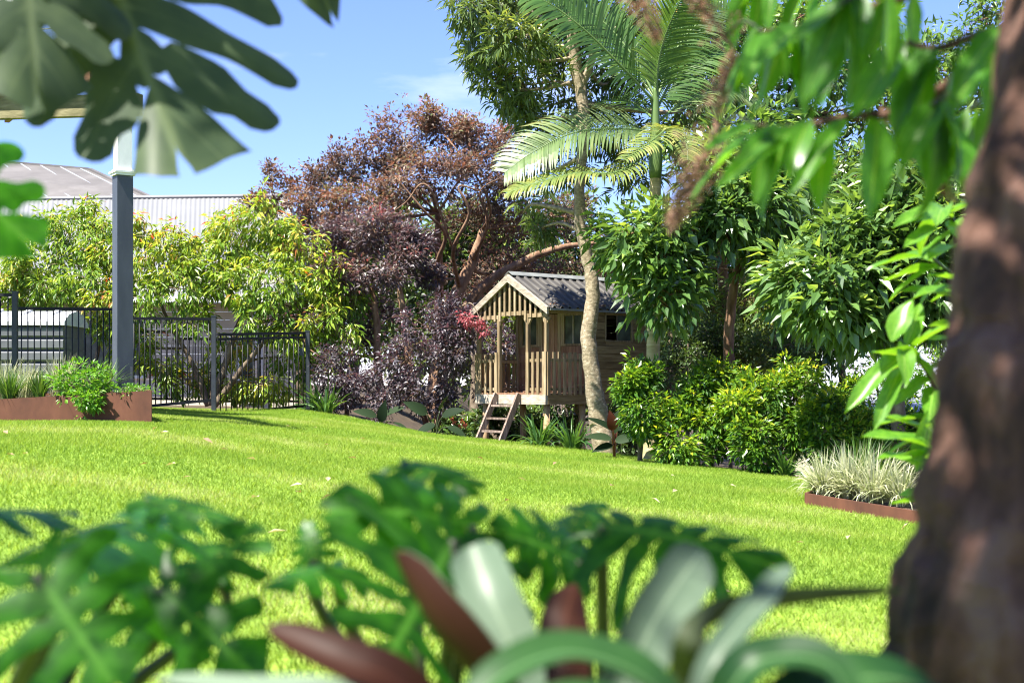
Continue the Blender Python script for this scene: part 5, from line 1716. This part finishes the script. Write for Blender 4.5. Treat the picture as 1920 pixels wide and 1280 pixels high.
# branches reaching left from the trunk; leaves in drooping whorls along and at their ends
branches = [([(1990, 60, 1.7), (1840, 120, 1.85), (1700, 205, 1.95), (1600, 218, 2.0), (1480, 240, 2.0), (1420, 235, 2.0)], .010, 10, 5),
            ([(2000, -60, 1.7), (1800, -40, 1.9), (1620, 20, 2.0), (1500, 50, 2.1), (1430, 60, 2.1)], .010, 15, 6),
            ([(1990, 60, 1.7), (1860, 60, 1.8), (1760, 90, 1.85), (1700, 80, 1.9)], .009, 11, 7),
            ([(2000, -120, 1.75), (1760, -120, 2.1), (1560, -70, 2.3), (1420, -50, 2.35)], .010, 15, 8),
            ([(1840, 120, 1.85), (1800, 160, 1.8), (1760, 190, 1.75), (1740, 200, 1.75)], .006, 9, 9),
            ([(1990, 150, 1.75), (1900, 150, 2.1), (1840, 190, 2.3), (1790, 230, 2.35)], .008, 9, 10),
            ([(1800, -60, 1.9), (1700, -30, 1.8), (1620, -10, 1.75), (1570, 10, 1.75)], .007, 12, 11)]
for pts, r0, nl, seed in branches:
    rng = np.random.default_rng(seed)
    q = bez([P(*x) for x in pts], 30)
    b = MB()
    b.tube(q, np.linspace(r0, .003, 30), 8)
    part('branch', b, M['bark_fore'] if r0 > .0085 else M['stem'], mango, True)
    for k in range(nl):
        tpos = 1 - (k / nl) ** 1.5 * .72
        i = int(tpos * 29)
        dirb_ = nz(q[min(i + 1, 29)] - q[max(i - 1, 0)])
        az = rng.random() * 6.28
        rad = np.array([math.cos(az), math.sin(az), rng.normal(0, .3)])
        d = nz(dirb_ * .35 + rad * .62 + np.array([0, 0, -1.05 + .35 * rng.normal()]))
        ln = .095 + .05 * rng.random()
        hang_leaf(mango, ox, q[i] + rng.normal(0, .006, 3), d, nz(rad + np.array([0, -.45, .45]) + rng.normal(0, .3, 3)), ln, ln * (.25 + .07 * rng.random()), mango_meshes[rng.integers(5)])
# a few individually placed leaves that stand out
for j, t, up, wd in (((1645, 222, 1.95), (1640, 408, 1.9), (.25, -.95, .1), .050), ((1548, 240, 2.0), (1532, 385, 1.95), (-.3, -.9, .2), .040), ((1500, 238, 2.0), (1345, 330, 1.9), (0, -.75, .65), .036),
                     ((1420, 235, 2.0), (1320, 268, 1.95), (0, -.5, .85), .028), ((1470, 240, 2.0), (1385, 290, 1.9), (.2, -.8, .5), .03), ((1590, 220, 2.0), (1480, 350, 1.92), (0, -.7, .7), .03),
                     ((1700, 205, 1.95), (1740, 330, 1.9), (.3, -.9, .3), .035), ((1790, 230, 2.3), (1818, 330, 2.2), (.4, -.9, .2), .05), ((1760, 190, 1.75), (1690, 300, 1.7), (-.3, -.8, .4), .04),
                     ((1500, 50, 2.1), (1420, 100, 2.0), (0, -.7, .7), .04), ((1440, 60, 2.1), (1395, 150, 2.0), (-.4, -.9, .2), .038), ((1600, 10, 2.0), (1535, 165, 1.9), (-.3, -.9, .4), .05),
                     ((1690, 90, 1.9), (1600, 200, 1.8), (0, -.7, .7), .045), ((1840, 120, 1.85), (1790, 180, 1.7), (-.1, -.6, .8), .04), ((1880, 50, 1.75), (1780, 160, 1.65), (-.2, -.6, .8), .035)):
    a, e = P(*j), P(*t)
    hang_leaf(mango, ox, a, e - a, up, np.linalg.norm(e - a), wd, mango_meshes[0])
# unseen rest of the crown, added overhead to shade the trunk and foreground plants
cr = MB()
crg = np.random.default_rng(17)
sp_m = SP(n=9, l=.15, w=.27, tw=.006, droop=.7, out=.4, rnd=.7, per=6, clump=.25)
for cx, cy, cz, rx, ry, rz_ in ((.0, .9, 2.2, .6, .6, .35), (-.5, .9, 2.5, .55, .6, .35), (.2, .3, 2.5, .7, .6, .4), (-.4, 1.7, 2.6, .6, .5, .35), (1.2, 1.2, 2.4, .7, .8, .4), (-.9, .2, 2.7, .6, .6, .4), (-1.0, 1.1, 2.4, .55, .5, .3), (-.6, 1.3, 2.3, .5, .5, .3)):
    fill_lobe(cr, None, np.array([cx, cy, CZ + cz - .55]), (rx, ry, rz_), 34, sp_m, crg)
    b = MB()
    b.tube(bez([p[-34], np.array([cx * .6 + .4, cy, CZ + cz - .5]), np.array([cx, cy, CZ + cz - .55])], 12), np.linspace(.04, .012, 12), 8)
    part('branch', b, M['bark_fore'], mango, True)
part('crown', cr, M['lf_broad'], mango)
# feathery brown flower panicles
for i, (px, py, d, ln, az, n) in enumerate(((1335, 255, 2.15, .15, -2.0, 900), (1345, 210, 2.3, .10, 1.3, 420), (1360, 70, 2.2, .10, 2.2, 380), (1190, -30, 2.3, .10, -1.2, 350), (1655, 225, 2.2, .09, -1.5, 360), (1740, 300, 2.4, .08, -1.0, 260))):
    rng = np.random.default_rng(300 + i)
    a = P(px, py, d)
    ax = np.array([math.cos(az), 0, math.sin(az)])
    b = MB()
    t = rng.random(n) ** .8
    rad = rand_unit(rng, n)
    c = a + ax * (t * ln)[:, None] + rad * (ln * .42 * (1 - .75 * t) * rng.random(n) ** .6)[:, None]
    leaves(b, c, rand_unit(rng, n), rand_unit(rng, n), .007, .0045, rng.random(n))
    fp = part('flower_panicle', b, M['panicle'], mango)
    b = MB()
    b.tube([a - ax * .02, a + ax * ln], [.003, .0012], 5)
    for k in range(26):
        t0 = rng.random() * .85
        s_ = a + ax * ln * t0
        e = s_ + nz(rand_unit(rng, 1)[0] + ax * .6) * ln * .42 * (1 - .7 * t0)
        b.tube([s_, e], [.0012, .0006], 3)
    b.V = [v - ox for v in b.V]
    link('panicle_stalk', b.mesh('panicle_stalk', M['panicle']), fp)
    # stalk joins the nearest branch
    src = P(*min([x for br in branches for x in br[0]], key=lambda x: np.linalg.norm(P(*x) - a)))
    b = MB()
    b.tube(bez([src, (src + a) / 2 + [0, 0, .02], a], 10), .0028, 6)
    part('branch', b, M['stem'], mango, True)

# ------------------------------------------------------------------ light green shrub just left of the mango trunk
gx_, gy_ = P(1790, 0, 4.0)[0], 4.0
gin = thing('leafy_shrub', gl(gx_, gy_), 'light green large leaved shrub beside the foreground trunk', 'shrub')
og = np.array(gin.location)
gm_ = [leaf_ribbon_mesh(40 + i, .25, .03, .3, ([0, .06, .25, .5, .75, .92, 1], [.12, .4, .9, 1, .75, .3, .0])).mesh('leaf', M['ginger'], True) for i in range(4)]
grng = np.random.default_rng(55)
stems = [[(1800, 1180, 4.0), (1790, 900, 4.0), (1750, 720, 3.95), (1690, 640, 3.9)], [(1805, 1180, 4.0), (1810, 850, 4.0), (1800, 640, 4.0), (1790, 430, 3.95), (1770, 390, 3.9)],
         [(1800, 1180, 4.0), (1780, 960, 3.9), (1745, 830, 3.8)], [(1805, 1180, 4.1), (1830, 800, 4.2), (1810, 560, 4.2), (1745, 480, 4.1)]]
for si, st in enumerate(stems):
    q = bez([P(*x) for x in st], 24)
    b = MB()
    b.tube(q, np.linspace(.014, .004, 24), 7)
    part('stem', b, M['stem'], gin, True)
    for k in range(15):
        i = int((1 - .62 * (k / 15)) * 23)
        dirb_ = nz(q[min(i + 1, 23)] - q[max(i - 1, 0)])
        az = grng.random() * 6.28
        rad = np.array([math.cos(az) - .25, math.sin(az), 0])
        d = nz(dirb_ * .35 + rad * .85 + np.array([0, 0, -.15 + .3 * grng.normal()]))
        ln = .13 + .09 * grng.random()
        hang_leaf(gin, og, q[i], d, nz(np.array([0, -.3, 1.0]) + grng.normal(0, .25, 3)), ln, ln * (.30 + .1 * grng.random()), gm_[grng.integers(4)])
for j, t, up, wd in (((1672, 640, 3.9), (1705, 555, 3.9), (-.5, -.8, .2), .065), ((1700, 660, 3.9), (1585, 745, 3.8), (0, -.6, .8), .06), ((1745, 830, 3.8), (1712, 860, 3.8), (0, -.9, .3), .07), ((1690, 690, 3.9), (1640, 790, 3.8), (-.3, -.9, .3), .05),
                     ((1770, 390, 3.9), (1680, 398, 3.8), (0, -.5, .9), .05), ((1760, 430, 3.9), (1700, 440, 3.8), (0, -.5, .9), .05), ((1740, 770, 3.85), (1735, 880, 3.8), (.4, -.9, .1), .075)):
    a, e = P(*j), P(*t)
    hang_leaf(gin, og, a, e - a, up, np.linalg.norm(e - a), wd, gm_[0])

# ------------------------------------------------------------------ bromeliads
def strap(root, pts, wd, nrm, top, under, prof=None, keel=.18, n=22):
    """two-layer strap leaf: upper and lower surface 1.5 mm apart, own materials"""
    org = np.array(root.location)
    p = bez([P(*x) for x in pts], n)
    t = nz(np.gradient(p, axis=0))
    nr = np.asarray(nrm, float)
    u = nz(nr - t * np.sum(t * nr, -1, keepdims=True))
    s = np.cross(t, u)
    k = np.linspace(0, 1, n)
    w = wd * np.interp(k, *(prof or ([0, .2, .6, .85, .95, 1], [.75, .95, 1, .78, .45, .04])))
    cols = np.array([-1, -.5, 0, .5, 1.0])
    V, tn = [], []
    for lay in (0, 1):
        V.append(p[:, None] + s[:, None] * (cols[None, :, None] * w[:, None, None] / 2) + u[:, None] * ((np.abs(cols)[None] ** 2 * keel * w[:, None])[..., None] - lay * .0015))
        tn.append(np.broadcast_to(np.abs(cols) * .8, (n, 5)))
    V = np.concatenate([v.reshape(-1, 3) for v in V]) - org
    i = (np.arange(n - 1) * 5)[:, None] + np.arange(4)[None]
    Q1 = np.stack([i, i + 1, i + 6, i + 5], -1).reshape(-1, 4)
    Q = np.vstack([Q1[:, ::-1], Q1 + n * 5])
    me = mesh_np('leaf', V, None, Q, [top, under], np.concatenate([x.reshape(-1) for x in tn]), np.repeat([0, 1], len(Q1)), True)
    return link('leaf', me, root)


br = thing('bromeliad', gl(*(P(960, 0, 1.15)[:2])), 'grey green and maroon bromeliad rosette at the bottom of the picture', 'bromeliad')
strap(br, [(985, 1420, 1.15), (905, 1260, 1.12), (820, 1150, 1.12), (742, 1032, 1.15)], .046, (.55, .8, .3), M['brom_top'], M['brom_under'])
strap(br, [(970, 1420, 1.18), (965, 1240, 1.2), (920, 1120, 1.22), (885, 1022, 1.26)], .052, (-.1, -.95, .3), M['brom_top'], M['brom_under'], ([0, .2, .6, .9, .97, 1], [.8, .95, 1, .9, .6, .2]))
strap(br, [(1110, 1420, 1.18), (1190, 1240, 1.2), (1240, 1140, 1.22), (1315, 1030, 1.26)], .052, (.3, -.9, .35), M['brom_top'], M['brom_under'], ([0, .2, .6, .9, .97, 1], [.8, .95, 1, .92, .6, .2]))
strap(br, [(930, 1480, 1.08), (760, 1290, 1.05), (640, 1235, 1.05), (500, 1172, 1.08)], .036, (-.2, -.6, .75), M['brom_under'], M['brom_under'])
strap(br, [(1040, 1420, 1.3), (1055, 1250, 1.34), (1060, 1160, 1.38), (1078, 1095, 1.42)], .052, (.1, .9, .2), M['brom_green'], M['brom_under'])
strap(br, [(930, 1500, 1.1), (800, 1340, 1.05), (620, 1300, 1.02), (430, 1290, 1.05), (290, 1272, 1.08)], .030, (-.1, -.25, .95), M['brom_top'], M['brom_under'])
b2 = thing('bromeliad', gl(*(P(1200, 0, .95)[:2])), 'broad green bromeliad with pale midribs at the bottom right', 'bromeliad')
strap(b2, [(1330, 1500, 1.0), (1240, 1300, .98), (1090, 1225, .98), (960, 1255, .96), (850, 1350, .94)], .040, (0, -.35, .94), M['brom_green'], M['brom_under'])
strap(b2, [(1300, 1500, 1.0), (1380, 1275, .98), (1470, 1230, .98), (1560, 1250, .97), (1600, 1330, .96)], .034, (.1, -.55, .85), M['brom_green'], M['brom_under'])
strap(b2, [(1280, 1460, 1.05), (1290, 1280, 1.05), (1300, 1210, 1.02), (1350, 1150, 1.05), (1500, 1120, 1.1), (1690, 1106, 1.15)], .030, (.25, .85, .35), M['brom_green'], M['stem'], ([0, .2, .5, .8, .95, 1], [.9, 1, .9, .6, .35, .05]))
strap(b2, [(1300, 1480, 1.02), (1330, 1260, 1.0), (1440, 1110, 1.06), (1480, 1060, 1.12)], .022, (-.3, -.8, .4), M['brom_top'], M['brom_under'])
strap(b2, [(1260, 1500, .95), (1180, 1370, .93), (1060, 1340, .92), (930, 1430, .9)], .05, (0, -.4, .9), M['brom_green'], M['brom_under'])
strap(b2, [(1330, 1500, .98), (1480, 1330, .98), (1620, 1270, 1.0), (1760, 1290, 1.02)], .05, (0, -.4, .9), M['brom_green'], M['brom_under'])
